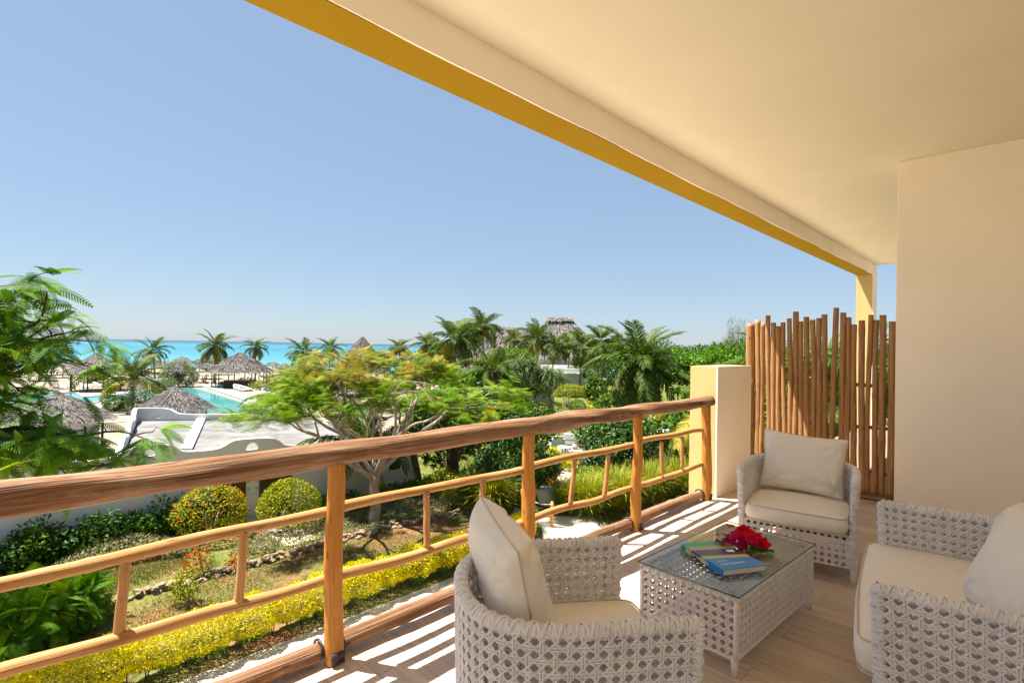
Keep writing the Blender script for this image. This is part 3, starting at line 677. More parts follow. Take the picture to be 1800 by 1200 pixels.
def text(name, body, size, mat, parent, M4, ext=.0004, align='LEFT'):
    cu = bpy.data.curves.new(name, 'FONT'); cu.body = body; cu.size = size; cu.extrude = ext; cu.align_x = align
    o = bpy.data.objects.new(name, cu); COL.objects.link(o); dg = bpy.context.evaluated_depsgraph_get()
    me = bpy.data.meshes.new_from_object(o.evaluated_get(dg)); bpy.data.objects.remove(o); me.materials.append(M[mat])
    q = bpy.data.objects.new(name, me); COL.objects.link(q); q.parent = parent; q.matrix_local = M4; return q
M['ink'] = surf('white_print', (.8, .8, .78), .6, .02, 4, 0)
# spine title reads along the spine towards the blue end; cover title sits on the blue band
sm = Matrix(((1, 0, 0, bl * .13), (0, 0, -side if side > 0 else 1, -.0036 * side), (0, 1, 0, .008), (0, 0, 0, 1))) if side > 0 else Matrix(((1, 0, 0, bl * .13), (0, 0, 1, .0036), (0, 1, 0, .008), (0, 0, 0, 1)))
text('spine_title', 'BEST OF TANZANIA', .0235, 'ink', bk, sm)
def onc(x, y): return Matrix(((0, -side, 0, bl * x), (side, 0, 0, side * bw * y), (0, 0, 1, bh + .0006), (0, 0, 0, 1)))   # cover print reads across the book
text('cover_title', 'BEST OF', .017, 'ink', bk, onc(.745, .14)); text('cover_title', 'TANZANIA', .031, 'ink', bk, onc(.86, .12))
MB().prism([(bl * .38, side * bw * .72), (bl * .46, side * bw * .70), (bl * .48, side * bw * .86), (bl * .40, side * bw * .88)][::side], bh + .0002, bh + .0009).build('cover_emblem', 'ink', bk)

# ------------------------------------------------------------------ bougainvillea sprig on the glass
def petal(n=5, L=1.0, Wd=.5, cup=.3):
    V = [(0, 0, 0)]; F = []
    for k in range(1, n):
        t = k / (n - 1); wdt = Wd * math.sin(math.pi * min(.97, .15 + .8 * t)) ** .8; z = cup * t * t
        V += [(L * t, wdt, z + .12 * wdt), (L * t * 1.03, 0, z), (L * t, -wdt, z + .12 * wdt)]
    F = [(0, 2, 1), (0, 3, 2)]
    for k in range(n - 2):
        a = 1 + 3 * k; F += [(a, a + 1, a + 4, a + 3), (a + 1, a + 2, a + 5, a + 4)]
    return V, F
def blossom(name, mat, n, size, L, Wd, cup, parent, loc, rot):
    mb = MB(); V, F = petal(5, L, Wd, cup); V = np.array(V)
    for k in range(n):
        a = 2 * math.pi * k / n; c, s_ = math.cos(a), math.sin(a); Rz = np.array([(c, -s_, 0), (s_, c, 0), (0, 0, 1)]); mb.add((V @ Rz.T) * size, F)
    o = mb.build(name, mat, parent, True, loc); o.rotation_euler = rot
    me = o.data; at = me.attributes.new('var', 'FLOAT', 'POINT'); at.data.foreach_set('value', rng.random(len(me.vertices)).astype(np.float32)); return o
fp = Vector((3.284, 1.252, 5.610))
fl_ = thing('flower_sprig', 'cut sprig of magenta and red flowers lying on the glass table', 'flowers', (fp.x, fp.y, TZ))
ax = rgt.copy(); ax.z = 0; ax.normalize(); ay = Vector((-ax.y, ax.x, 0))
g = np.random.default_rng(5)
bm_ = blossom('bract', 'magenta', 3, .028, 1, .62, .35, fl_, (0, 0, .02), (0, 0, 0)); rd = blossom('petal_flower', 'redpetal', 5, .05, 1, .52, .25, fl_, (.0, .0, .07), (0, 0, 0))
first = [True, True]
def put(o, k, x, y, z, r, s):
    p = ax * x + ay * y
    q = o if first[k] else o.copy()
    if not first[k]: COL.objects.link(q); q.parent = fl_
    first[k] = False; q.location = (p.x, p.y, z); q.rotation_euler = r; q.scale = (s,) * 3
for k in range(46):
    x = g.uniform(-.13, .06) if k < 36 else g.uniform(-.02, .10); hgt = .075 * max(.2, 1 - abs(x + .02) / .17)
    put(bm_, 0, x, g.uniform(-.055, .07), .014 + hgt * g.random() * 1.2, (g.uniform(-1.2, 1.2), g.uniform(-1.2, 1.2), g.uniform(0, 6)), g.uniform(.7, 1.15))
for (x, y, z, s) in ((-.145, .01, .03, .8), (-.135, .05, .06, .8), (-.175, -.03, .02, .8), (-.06, .05, .115, .9)): put(bm_, 0, x, y, z, (g.uniform(-.8, .8), .5, g.uniform(0, 6)), s)
for (x, y, z, s) in ((.035, -.03, .075, 1.1), (.0, .02, .095, .9), (.075, -.02, .055, .95), (.105, -.035, .04, .85), (.04, .04, .075, .9), (-.02, -.02, .085, .7), (.09, .03, .05, .8)):
    put(rd, 1, x, y, z, tuple((-fwd * 3 + Vector((0, 0, 1.6)) + Vector(g.normal(size=3))).to_track_quat('Z', 'Y').to_euler()), s)
gm = blossom('leaf', 'mid', 1, .055, 1, .42, -.2, fl_, (0, 0, .02), (0, 0, 0)); lf0 = True
for (x, y, z, s) in ((-.115, -.01, .05, 1.2), (-.085, -.02, .06, 1.3), (-.05, -.06, .03, 1.0), (.02, -.075, .018, 1.2), (.06, -.085, .015, 1.1), (.1, -.07, .02, 1.1), (-.02, -.08, .012, 1), (.12, -.05, .02, 1), (0, .08, .02, 1), (.04, -.09, .01, 1.2), (.085, -.09, .012, 1.0)):
    q = gm if lf0 else link_copy(gm, fl_); lf0 = False; p = ax * x + ay * y; q.location = (p.x, p.y, z); q.rotation_euler = (g.uniform(-.7, .7), g.uniform(-.5, .3), g.uniform(0, 6)); q.scale = (s,) * 3
mb = MB()
for k in range(4): e = ax * g.uniform(-.12, .1) + ay * g.uniform(-.03, .03); mb.tube(path((ax.x * .11, ax.y * .11, .006), (e.x, e.y, .03), 6, .008, k), .0022, 5)
mb.build('stem', 'darkbark', fl_, True)


# ================================================================== grounds, pool, sea
def sheet(name, poly, z, mat, parent=None):
    V = [(p[0], p[1], z) for p in poly]; a = sum(V[i][0] * V[(i + 1) % len(V)][1] - V[(i + 1) % len(V)][0] * V[i][1] for i in range(len(V)))
    if a < 0: V = V[::-1]
    return mk(name, V, [tuple(range(len(V)))], mat, parent)
struct(sheet('ground', [(-9000, -2000), (14000, -9000), (14000, 14000), (-9000, 14000)], -.02, 'sand'))
shore = Vector((18.022, 158.247, 0.000))
g = np.random.default_rng(2); xs = np.concatenate([[-16000, -1500], np.linspace(-600, 600, 60), [1500, 16000]])
ed = [(x, 2.5 * math.sin(x * .05) + 1.5 * math.sin(x * .13 + 2) + g.normal() * .4) for x in xs]
sea = struct(sheet('sea', ed + [(16000, 26000), (-16000, 26000)], 0, 'sea')); sea.location = (shore.x, shore.y, .06); sea.rotation_euler = (0, 0, YAW - math.pi / 2)
struct(sheet('garden_ground', [(-30, 2.4), (16, 2.4), (16, 21.4), (15, 26), (3, 33), (-30, 33)], .0, 'garden'))
struct(sheet('lawn', [(16, 2.4), (90, 2.4), (90, 60), (44, 62), (30, 44), (15.1, 27), (15.1, 21.4), (16, 21.4)], .004, 'lawn'))
struct(sheet('garden_path', [(-12, 2.45), (15.5, 2.45), (15.5, 11.6), (14.6, 12.12), (-12, 12.05)], .012, 'pave'))
struct(sheet('pool_deck', [(-21.485, 109.855, 0.000), (-13.448, 80.408, 0.000), (4.399, 52.638, 0.000), (9.988, 53.750, 0.000), (11.210, 45.539, 0.000), (17.756, 47.455, 0.000), (32.692, 80.698, 0.000), (28.648, 93.314, 0.000), (20.963, 93.890, 0.000), (5.228, 89.878, 0.000), (-14.077, 116.586, 0.000)], .02, 'deck'))
# branching path with flagstones at the right
pp = thing('stepping_slabs', 'cream paved slabs of the garden path beyond the yellow hedge', 'paving', (0, 0, 0))
for k, q in enumerate(([(15.812, 13.884, 0.000), (17.888, 12.582, 0.000), (16.075, 10.488, 0.000), (12.897, 11.052, 0.000)], [(16.057, 15.541, 0.000), (15.812, 13.884, 0.000), (15.294, 13.194, 0.000), (15.326, 14.986, 0.000)], [(21.091, 17.595, 0.000), (25.061, 19.483, 0.000), (24.080, 18.389, 0.000), (20.050, 16.182, 0.000)])):
    a = np.array([(p[0], p[1]) for p in q]); ar = sum(a[i][0] * a[(i + 1) % 4][1] - a[(i + 1) % 4][0] * a[i][1] for i in range(4)); a = a if ar > 0 else a[::-1]
    MB().prism([tuple(p) for p in a], -.01, .06 + .01 * k).build('slab', 'pave', pp, False, None, .01)
# far sandy path between hedges
struct(sheet('sandy_path', [(41.093, 29.559, 0.000), (41.659, 28.986, 0.000), (62.149, 43.823, 0.000), (61.582, 44.395, 0.000)], .012, 'sand'))
pool = [(-0.557, 68.396, 0.000), (-0.717, 84.255, 0.000), (6.578, 86.117, 0.000), (9.064, 85.415, 0.000), (9.091, 78.302, 0.000), (12.772, 80.135, 0.000), (19.253, 86.181, 0.000), (22.251, 85.459, 0.000), (21.510, 70.637, 0.000), (20.911, 60.262, 0.000), (17.589, 49.228, 0.000), (14.614, 52.455, 0.000), (14.044, 57.441, 0.000), (15.000, 69.481, 0.000), (11.808, 74.018, 0.000), (9.174, 70.743, 0.000), (7.869, 68.404, 0.000), (5.751, 69.326, 0.000)]
struct(sheet('pool_water', pool, .04, 'pool'))
pc = np.array([p[:2] for p in pool]); cen_ = pc.mean(0); mb = MB()
for i in range(len(pc)):
    a, b = pc[i], pc[(i + 1) % len(pc)]; t_ = (b - a) / np.linalg.norm(b - a); nn_ = np.array([t_[1], -t_[0]]); 
    q = [a - t_ * .2, b + t_ * .2, b + t_ * .2 + nn_ * .35, a - t_ * .2 + nn_ * .35]; ar = sum(q[k][0] * q[(k + 1) % 4][1] - q[(k + 1) % 4][0] * q[k][1] for k in range(4)); q = q if ar > 0 else q[::-1]
    mb.prism([tuple(v) for v in q], -.02, .10 + .003 * (i % 3))
struct(mb.build('pool_kerb', 'deck'))
struct(sheet('pool_ledge', [(23.964, 92.081, 0.000), (25.263, 93.407, 0.000), (23.807, 67.337, 0.000), (21.389, 61.303, 0.000)], .11, 'ledge'))

# ------------------------------------------------------------------ white flat-roofed building with scalloped parapet
def profile_wall(name, top, z0, holes, origin, direction, thick, mat, parent):
    """upright slab from a (s, z) outline with arched openings"""
    cu = bpy.data.curves.new(name, 'CURVE'); cu.dimensions = '2D'; cu.fill_mode = 'BOTH'; cu.extrude = thick / 2
    def sp(pts):
        s_ = cu.splines.new('POLY'); s_.points.add(len(pts) - 1)
        for q, p in zip(s_.points, pts): q.co = (p[0], p[1], 0, 1)
        s_.use_cyclic_u = True
    sp([(top[0][0], z0)] + list(top) + [(top[-1][0], z0)])
    for (cx, cz, w_, h_) in holes: sp([(cx - w_ / 2, cz), (cx + w_ / 2, cz)] + [(cx + w_ / 2 * math.cos(t), cz + h_ * math.sin(t)) for t in np.linspace(.15, math.pi - .15, 9)])
    o = bpy.data.objects.new(name, cu); COL.objects.link(o); dg = bpy.context.evaluated_depsgraph_get(); me = bpy.data.meshes.new_from_object(o.evaluated_get(dg)); bpy.data.objects.remove(o)
    me.materials.clear(); me.materials.append(M[mat]); q = bpy.data.objects.new(name, me); COL.objects.link(q); q.parent = parent
    dx = Vector((direction[0], direction[1], 0)).normalized(); nn_ = dx.cross(Vector((0, 0, 1)))
    q.matrix_local = Matrix(((dx.x, 0, nn_.x, origin[0]), (dx.y, 0, nn_.y, origin[1]), (0, 1, 0, 0), (0, 0, 0, 1))); return q
def smooth_top(pts, it=2):
    for _ in range(it):
        q = [pts[0]]
        for a, b in zip(pts[:-1], pts[1:]): q += [(a[0] * .75 + b[0] * .25, a[1] * .75 + b[1] * .25), (a[0] * .25 + b[0] * .75, a[1] * .25 + b[1] * .75)]
        pts = q + [pts[-1]]
    return pts
wb = thing('white_building', 'single-storey white building with flat roof and scalloped parapet beyond the garden', 'building', (0, 0, 0))
NY = 21.5
tops = [(-2.800, 21.500, 3.580), (-1.614, 21.500, 3.543), (-0.151, 21.500, 3.439), (0.911, 21.500, 3.315), (1.163, 21.500, 3.213), (1.317, 21.500, 3.106), (1.750, 21.500, 3.046), (1.953, 21.500, 2.947), (2.797, 21.500, 2.864), (3.316, 21.500, 2.922), (3.620, 21.500, 3.089), (3.885, 21.500, 3.208), (4.776, 21.500, 3.160), (4.984, 21.500, 3.076), (5.162, 21.500, 2.893), (5.376, 21.500, 2.826), (6.147, 21.500, 2.789), (6.529, 21.500, 2.847), (6.800, 21.500, 3.027), (7.079, 21.500, 3.082), (8.259, 21.500, 3.018), (8.572, 21.500, 2.892), (8.919, 21.500, 2.555), (10.236, 21.500, 2.442), (12.369, 21.500, 2.338), (15.343, 21.500, 2.215)]
tp = smooth_top([(p[0], p[2]) for p in tops], 2)
hl = [((1.055, 21.500, 2.939)[0], (1.055, 21.500, 2.905)[2], .78, .36), ((4.215, 21.500, 2.858)[0], (4.216, 21.500, 2.800)[2], .42, .26), ((7.581, 21.500, 2.674)[0], (7.582, 21.500, 2.608)[2], .5, .30)]
profile_wall('front_wall', tp, 0, hl, (0, NY + .125), (1, 0), .25, 'white', wb)
P1, P2 = np.array((6.322, 35.772, 2.620)[:2]), np.array((13.454, 30.690, 2.620)[:2]); dd = P2 - P1; LL = np.linalg.norm(dd)
far = smooth_top([(0, 2.95), (.2, 2.98), (LL * .2, 2.98), (LL * .24, 2.70), (LL * .28, 2.62), (LL * .57, 2.62), (LL * .61, 2.70), (LL * .65, 2.95), (LL * .80, 2.98), (LL * .84, 2.70), (LL * .88, 2.62), (LL, 2.62)], 2)
profile_wall('rear_wall', far, 0, [(LL * .13, 2.40, .42, .30), (LL * .73, 2.42, .45, .32)], tuple(P1), tuple(dd), .22, 'white', wb)
Q1 = np.array([(3.166, 21.500, 2.886)[0], NY + .13]); d2 = P1 - Q1; L2 = np.linalg.norm(d2)
sidep = smooth_top([(0, 2.5), (L2 * .25, 2.5), (L2 * .3, 2.72), (L2 * .42, 2.74), (L2 * .46, 2.52), (L2 * .56, 2.52), (L2 * .60, 2.82), (L2 * .74, 2.84), (L2 * .78, 2.62), (L2 * .85, 2.64), (L2 * .9, 2.95), (L2, 2.96)], 2)
profile_wall('side_wall', sidep, 0, [(L2 * .36, 2.35, .3, .25), (L2 * .67, 2.4, .4, .28)], tuple(Q1), tuple(d2), .2, 'white', wb)
XR = 15.02
MB().prism([(XR - .25, NY + .252), (XR, NY + .252), (P2[0], P2[1] - .3), (P2[0] - .25, P2[1] - .3)], 0, 2.36).build('right_wall', 'white', wb)
rp = [(Q1[0] + .1, NY + .255), (XR - .255, NY + .255), (P2[0] - .26, P2[1] - .32), (P1[0] + .15, P1[1] - .25)]
MB().prism(rp, 2.12, 2.27).build('roof_slab', 'roof', wb)
c0, c1 = np.array((9.651, 35.538, 2.350)[:2]), np.array((6.124, 24.748, 2.350)[:2]); t_ = (c1 - c0) / np.linalg.norm(c1 - c0); n_ = np.array([-t_[1], t_[0]]) * .22
MB().prism([tuple(c0 - n_), tuple(c1 - n_), tuple(c1 + n_), tuple(c0 + n_)], 2.271, 2.40).build('roof_kerb', 'white', wb, False, None, .02)
# left wing roof, seen only between the leaves
MB().prism([(-9, NY + .255), (Q1[0] - .12, NY + .255), (Q1[0] - .12, 27), (-9, 27)], 1.95, 2.1).build('wing_roof', 'roof', wb)
MB().box(-9, Q1[0] - .3, 27, 27.22, 0, 2.5).build('wing_wall', 'white', wb)
def wbox(name, pa, pb, mat, d0, d1, z0=None, z1=None):   # box on the front wall face between two surveyed corners
    return MB().box(min(pa[0], pb[0]), max(pa[0], pb[0]), NY - d1, NY - d0, z0 if z0 is not None else min(pa[2], pb[2]), z1 if z1 is not None else max(pa[2], pb[2])).build(name, mat, wb)
wbox('pilaster', (1.111, 21.500, 3.271), (1.479, 21.500, 1.493), 'white', -.01, .14, 0, 2.05)
wbox('pilaster', (10.245, 21.500, 2.057), (10.705, 21.500, -0.434), 'white', -.01, .12, 0, 2.2)
for a, b in (((6.303, 21.500, 1.742), (7.285, 21.500, 0.150)), ((7.903, 21.500, 1.481), (9.046, 21.500, -0.088))):
    d = wbox('door', a, b, 'door', -.01, .05, .06, 2.12)
    x0, x1 = min(a[0], b[0]), max(a[0], b[0])
    MB().box(x0 - .06, x0 - .002, NY - .08, NY + .01, .06, 2.18).build('door_frame', 'door', wb); MB().box(x1 + .002, x1 + .06, NY - .08, NY + .01, .06, 2.18).build('door_frame', 'door', wb)
    MB().tube([(x1 - .12, NY - .10, 1.0), (x1 - .12, NY - .10, 1.14)], .015, 6).build('handle', 'lawnseat', d)
wbox('door_panel', (7.315, 21.500, 1.577), (7.886, 21.500, 0.310), 'white', -.01, .04, .5, 2.12)
M['brass'] = surf('beige_plaque', (.45, .36, .2), .5, .1, 8, 0)
for a in ((437, 845), (451, 843), (436, 857), (451, 856)):
    pass
for pa, pb in (((7.399, 21.500, 1.476), (7.526, 21.500, 1.389)), ((7.691, 21.500, 1.471), (7.820, 21.500, 1.384)), ((7.406, 21.500, 1.192), (7.511, 21.500, 1.118)), ((7.719, 21.500, 1.158), (7.826, 21.500, 1.084))): wbox('plaque', pa, pb, 'brass', .041, .06)
wbox('window', (13.704, 21.500, 0.852), (14.281, 21.500, 0.169), 'glassdark', -.01, .02, .9, 1.65)
wbox('window_sill', (13.656, 21.500, 0.276), (14.347, 21.500, 0.076), 'white', -.01, .08, .82, .895)
ds = thing('door_step', 'pale paved step at the doors of the white building', 'step', (0, 0, 0))
MB().box((7.243, 21.500, 0.181)[0], (8.151, 21.500, -0.012)[0], 19.7, NY - .09, -.01, .08).build('step_slab', 'pave', ds, False, None, .01)
MB().box((7.243, 21.500, 0.181)[0] + .1, (8.151, 21.500, -0.012)[0] + .3, 17.6, 19.65, -.01, .05).build('step_slab', 'pave', ds, False, None, .01)

# ------------------------------------------------------------------ thatch
def thatch_quads(quads, per_m2, L=.55, wd=.07, seed=0):
    """strips of thatch laid down the slope of each quad (top a, b; bottom c, d)"""
    g = np.random.default_rng(seed); PP = []; DD = []; NN = []
    for a, b, c, d in quads:
        a, b, c, d = [np.array(v, float) for v in (a, b, c, d)]
        area = .5 * np.linalg.norm(np.cross(c - a, d - b)); n = max(4, int(area * per_m2)); u = g.random(n); v = g.random(n)
        wt = np.linalg.norm(b - a); wbt = np.linalg.norm(c - d)
        if wt < .3 * wbt: v = np.sqrt(v)
        top = a + (b - a) * u[:, None]; bot = d + (c - d) * u[:, None]; p = top + (bot - top) * v[:, None]; dn = unit(bot - top); nn_ = unit(np.cross(b - a + (c - d), (d + c) / 2 - (a + b) / 2)); nn_ = nn_ if nn_[2] > 0 else -nn_
        PP.append(p + nn_ * g.uniform(.01, .07, n)[:, None]); DD.append(unit(dn + g.normal(size=(n, 3)) * .14)); NN.append(np.broadcast_to(nn_, (n, 3)) + g.normal(size=(n, 3)) * .25)
    P = np.concatenate(PP); d = np.concatenate(DD); nn_ = np.concatenate(NN); N_ = len(P)
    tv = np.array([(0, -.5, 0), (0, .5, 0), (1, .35, .02), (1, -.35, .02)]); tf = np.array([(0, 3, 2, 1)])
    S = np.stack([L * g.uniform(.6, 1.3, N_), wd * g.uniform(.6, 1.5, N_), np.full(N_, .3)], 1)
    return inst(tv, tf, P, frames(d, nn_), S, np.clip(g.normal(.5, .25, N_), 0, 1))
def cone_quads(r0, z0, r1, z1, n=18):
    q = []
    for k in range(n):
        a, b = 2 * math.pi * k / n, 2 * math.pi * (k + 1) / n
        q.append(((r1 * math.cos(a), r1 * math.sin(a), z1), (r1 * math.cos(b), r1 * math.sin(b), z1), (r0 * math.cos(b), r0 * math.sin(b), z0), (r0 * math.cos(a), r0 * math.sin(a), z0)))
    return q
def thatch_roof(t, quads, per_m2, L, wd, seed, name='thatch'):
    V, F, va = thatch_quads(quads, per_m2, L, wd, seed)
    n0 = len(V); W_ = np.array([v for q in quads for v in q]); F2 = np.arange(len(W_)).reshape(-1, 4) + n0
    return mk(name, np.concatenate([V, W_]), [F, F2], 'thatch', t, False, None, np.concatenate([va, np.full(len(W_), .35)]))
def hut(label, loc, r, ze, zt, seed, per=60, posts=8, wall=False, cap=True, group='thatched huts', L=.5, wd=.06, name='thatched_hut'):
    t = thing(name, label, 'hut', loc, seed * .7, group)
    q = cone_quads(r, ze, r * .45, ze + (zt - ze) * .60) + cone_quads(r * .45, ze + (zt - ze) * .60, .06, zt)
    thatch_roof(t, q, per, L, wd, seed)
    if cap: thatch_roof(t, cone_quads(r * .16, zt - (zt - ze) * .13, .04, zt + .10, 8), per * 1.5, L * .5, wd, seed + 1, 'ridge_cap')
    for k in range(posts):
        a = 2 * math.pi * k / posts; x, y = math.cos(a) * r * .8, math.sin(a) * r * .8
        MB().tube([(x, y, 0), (x, y, ze + (zt - ze) * .1)], .07, 6).build('post', 'darkbark', t, True)
    if wall:
        mb = MB(); n = 20
        for k in range(n):
            a, b = 2 * math.pi * k / n, 2 * math.pi * (k + 1) / n; rw = r * .74
            mb.prism([(rw * math.cos(a), rw * math.sin(a)), (rw * math.cos(b), rw * math.sin(b)), ((rw - .15) * math.cos(b), (rw - .15) * math.sin(b)), ((rw - .15) * math.cos(a), (rw - .15) * math.sin(a))], 0, ze + .15)
        mb.build('wall', wall, t)
    return t
hut('wide thatched hut roof beside the pool left of the white building', (3.388, 39.938, 0.000), 2.55, 2.15, 3.62, 3, 130, 8, 'white', L=.45, wd=.035)
hut('conical thatched hut roof right behind the parapet of the white building', (9.838, 42.660, 0.000), 2.35, 2.05, 3.5, 4, 110, 8, 'white', L=.45, wd=.04)
hut('large thatched beach pavilion with stepped top behind the pool', (11.159, 88.241, 0.000), 3.4, 2.4, 4.85, 5, 45, 8)
hut('round thatched beach bar with low counter by the tall single palm', (28.039, 85.400, 0.000), 4.6, 2.3, 5.1, 6, 40, 10, L=.6, wd=.09)
hut('steep pointed thatched roof rising above the flame tree', (35.849, 63.291, 0.000), 3.6, 3.0, 7.75, 7, 45, 8, cap=False)
bc = thing('bar_counter', 'low curved counter under the round beach bar', 'counter', (27.163, 82.731, 0.000)); MB().box(-2.2, 2.2, -.25, .25, 0, 1.05).build('counter_front', 'door', bc); MB().box(-2.3, 2.3, -.32, .32, 1.055, 1.12).build('counter_top', 'stone', bc); bc.rotation_euler = (0, 0, YAW - math.pi / 2)
# small beach palapas: post and thatch hat, one mesh pair shared by all
pt = thing('beach_parasol', 'small thatched parasol standing on the pale beach', 'parasol', (29.135, 105.618, 0.000), 0, 'thatched parasols on the beach')
thatch_roof(pt, cone_quads(1.9, 2.0, .9, 2.55, 12) + cone_quads(.9, 2.55, .05, 3.0, 12), 40, .5, .10, 9); MB().tube([(0, 0, 0), (0, 0, 2.7)], .07, 6).build('post', 'darkbark', pt, True)
spots = [(27.339, 120.227, 0.000), (31.388, 127.510, 0.000), (24.504, 114.563, 0.000), (25.210, 128.066, 0.000), (21.103, 115.155, 0.000), (10.636, 120.047, 0.000), (13.675, 128.349, 0.000), (9.849, 129.372, 0.000), (35.161, 118.010, 0.000), (19.720, 127.927, 0.000), (18.425, 109.332, 0.000), (35.030, 132.359, 0.000), (7.046, 112.300, 0.000), (34.360, 144.410, 0.000), (38.337, 134.704, 0.000), (43.290, 112.639, 0.000), (40.865, 100.873, 0.000)]
for k, s_ in enumerate(spots): c = copy_tree(pt); c.location = s_; c.rotation_euler = (0, 0, k * 1.3); c.scale = (1, 1, .92 + .03 * (k % 5))
pl2 = copy_tree(pt); pl2.location = (13.100, 69.219, 0.000); pl2['label'] = 'thatched parasol among the oleander bushes by the pool'; pl2['group'] = 'thatched parasols by the pool'; pl2.scale = (.8, .8, 1.0)
pl3 = copy_tree(pt); pl3.location = (20.649, 88.603, 0.000); pl3['label'] = 'thatched parasol between two round bushes behind the pool'; pl3['group'] = 'thatched parasols by the pool'; pl3.scale = (.8, .8, 1.15)
# pool-side daybeds: low rounded shell with cushion
def daybed(label, loc, rz, s=1.0):
    t = thing('daybed', label, 'daybed', loc, rz, 'daybeds and loungers by the water')
    V = []; F = []; n = 18
    for k in range(n + 1):
        a = math.pi * 1.25 * (k / n) - math.pi * .125; h_ = .25 + .55 * math.sin(math.pi * k / n) ** 1.3
        V += [(1.0 * math.cos(a), .9 * math.sin(a), 0), (1.1 * math.cos(a), 1.0 * math.sin(a), h_), (1.0 * math.cos(a), .9 * math.sin(a), h_), (.92 * math.cos(a), .82 * math.sin(a), 0)]
    for k in range(n):
        for j in range(4): F.append((4 * k + j, 4 * k + 4 + j, 4 * k + 4 + (j + 1) % 4, 4 * k + (j + 1) % 4))
    mk('shell', V, F, 'lawnseat', t, True)
    MB().prism([(.93 * math.cos(a), .83 * math.sin(a)) for a in np.linspace(0, 2 * math.pi, 20)[:-1]], .12, .34).build('mattress', 'cloth', t, False, None, .05)
    t.scale = (s, s, s); return t
daybed('white rounded daybed shell at the pool edge nearest the bar', (26.283, 85.391, 0.000), .4); daybed('pair of white rounded daybed shells on the pool deck', (26.293, 79.406, 0.000), .7); daybed('pair of white rounded daybed shells on the pool deck', (26.027, 76.823, 0.000), .7)
daybed('grey daybed half hidden behind palm fronds at the deck corner', (26.534, 69.016, 0.000), 1.0, 1.2)
def lounger(label, loc, rz):
    t = thing('sun_lounger', label, 'sun lounger', loc, rz, 'sun loungers by the pool')
    MB().box(-.32, .32, -.9, .45, .26, .36).build('mattress', 'cloth', t, False, None, .02); mb = MB(); mb.add([(-.32, .45, .26), (.32, .45, .26), (.32, 1.0, .62), (-.32, 1.0, .62), (-.32, .45, .36), (.32, .45, .36), (.32, .97, .72), (-.32, .97, .72)], [(3, 2, 1, 0), (4, 5, 6, 7), (0, 1, 5, 4), (1, 2, 6, 5), (2, 3, 7, 6), (3, 0, 4, 7)]); mb.build('backrest', 'cloth', t)
    for x in (-.28, .28):
        for y in (-.8, .7): MB().box(x - .03, x + .03, y - .03, y + .03, 0, .27).build('leg', 'lawnseat', t)
for k, p in enumerate(((10.624, 92.781, 0.000), (12.520, 93.939, 0.000), (8.708, 92.865, 0.000), (7.953, 92.249, 0.000), (14.903, 94.942, 0.000), (30.799, 113.629, 0.000), (31.747, 113.141, 0.000), (11.268, 111.337, 0.000), (20.072, 113.387, 0.000), (22.429, 115.945, 0.000))): lounger('low cushioned sun lounger on the sand behind the pool', p, .6 + .3 * (k % 3))
# bathers far beyond the pool
def person(label, loc, rz, pose, shirt):
    J = {'sit': [(0, 0, .45), (0, .03, .70), (0, .05, .95), (0, .05, 1.06), (0, .04, 1.20), (-.19, .04, .93), (-.27, -.05, .68), (-.18, -.25, .6), (.19, .04, .93), (.27, -.05, .68), (.18, -.25, .6), (-.1, -.42, .47), (-.11, -.46, .06), (-.11, -.6, .04), (.1, -.42, .47), (.11, -.46, .06), (.11, -.6, .04)],
         'stand': [(0, 0, .92), (0, .0, 1.18), (0, .0, 1.42), (0, .0, 1.52), (0, -.02, 1.66), (-.19, 0, 1.40), (-.25, .0, 1.12), (-.24, -.12, .90), (.19, 0, 1.40), (.25, .0, 1.12), (.24, -.12, .90), (-.1, 0, .5), (-.1, .02, .07), (-.1, -.14, .04), (.1, -.03, .5), (.12, .0, .07), (.12, -.15, .04)]}[pose]
    E_ = [(0, 1), (1, 2), (2, 3), (3, 4), (2, 5), (5, 6), (6, 7), (2, 8), (8, 9), (9, 10), (0, 11), (11, 12), (12, 13), (0, 14), (14, 15), (15, 16)]
    rad = [.14, .13, .14, .055, .10, .065, .05, .04, .065, .05, .04, .085, .055, .04, .085, .055, .04]
    t = thing('person', label, 'person', loc, rz); me = bpy.data.meshes.new('body'); me.from_pydata(J, E_, []); o = bpy.data.objects.new('body', me); COL.objects.link(o); o.parent = t
    me.materials.append(M['skin']); o.modifiers.new('skin', 'SKIN'); sv_ = me.skin_vertices[0].data
    for q, r_ in zip(sv_, rad): q.radius = (r_, r_ * .85)
    sv_[0].use_root = True; ss = o.modifiers.new('sub', 'SUBSURF'); ss.levels = 1; ss.render_levels = 1
    h_ = J[4]; mb = MB(); mb.tube([(h_[0], h_[1] + .01, h_[2] + .0), (h_[0], h_[1] + .01, h_[2] + .08), (h_[0], h_[1] + .01, h_[2] + .13)], [.112, .10, .03], 8); mb.build('hair', 'hair', t, True)
    mb = MB(); a, b = J[0], J[2]; mb.tube([(0, a[1], a[2] - .14), (0, a[1], a[2]), (0, J[1][1], J[1][2]), (0, b[1], b[2] + (.02 if shirt == 'cloth' else -.30))], [.15, .17, .155, .16], 10); mb.build('clothing', shirt, t, True)
person('person in pale clothes standing on the sand beyond the pool', (24.153, 92.659, 0.000), .3, 'stand', 'cloth'); person('bare-backed person sitting beside another by the pool', (25.030, 92.835, 0.000), .9, 'sit', 'pink'); person('person sitting close beside the bare-backed bather', (25.471, 93.283, 0.000), -.4, 'sit', 'hair')
bn1 = thing('bench', 'low stone bench under the two seated bathers', 'bench', (25.299, 93.243, 0.000), YAW - math.pi / 2); MB().box(-.7, .7, -.2, .25, 0, .36).build('seat', 'stone', bn1, False, None, .03)

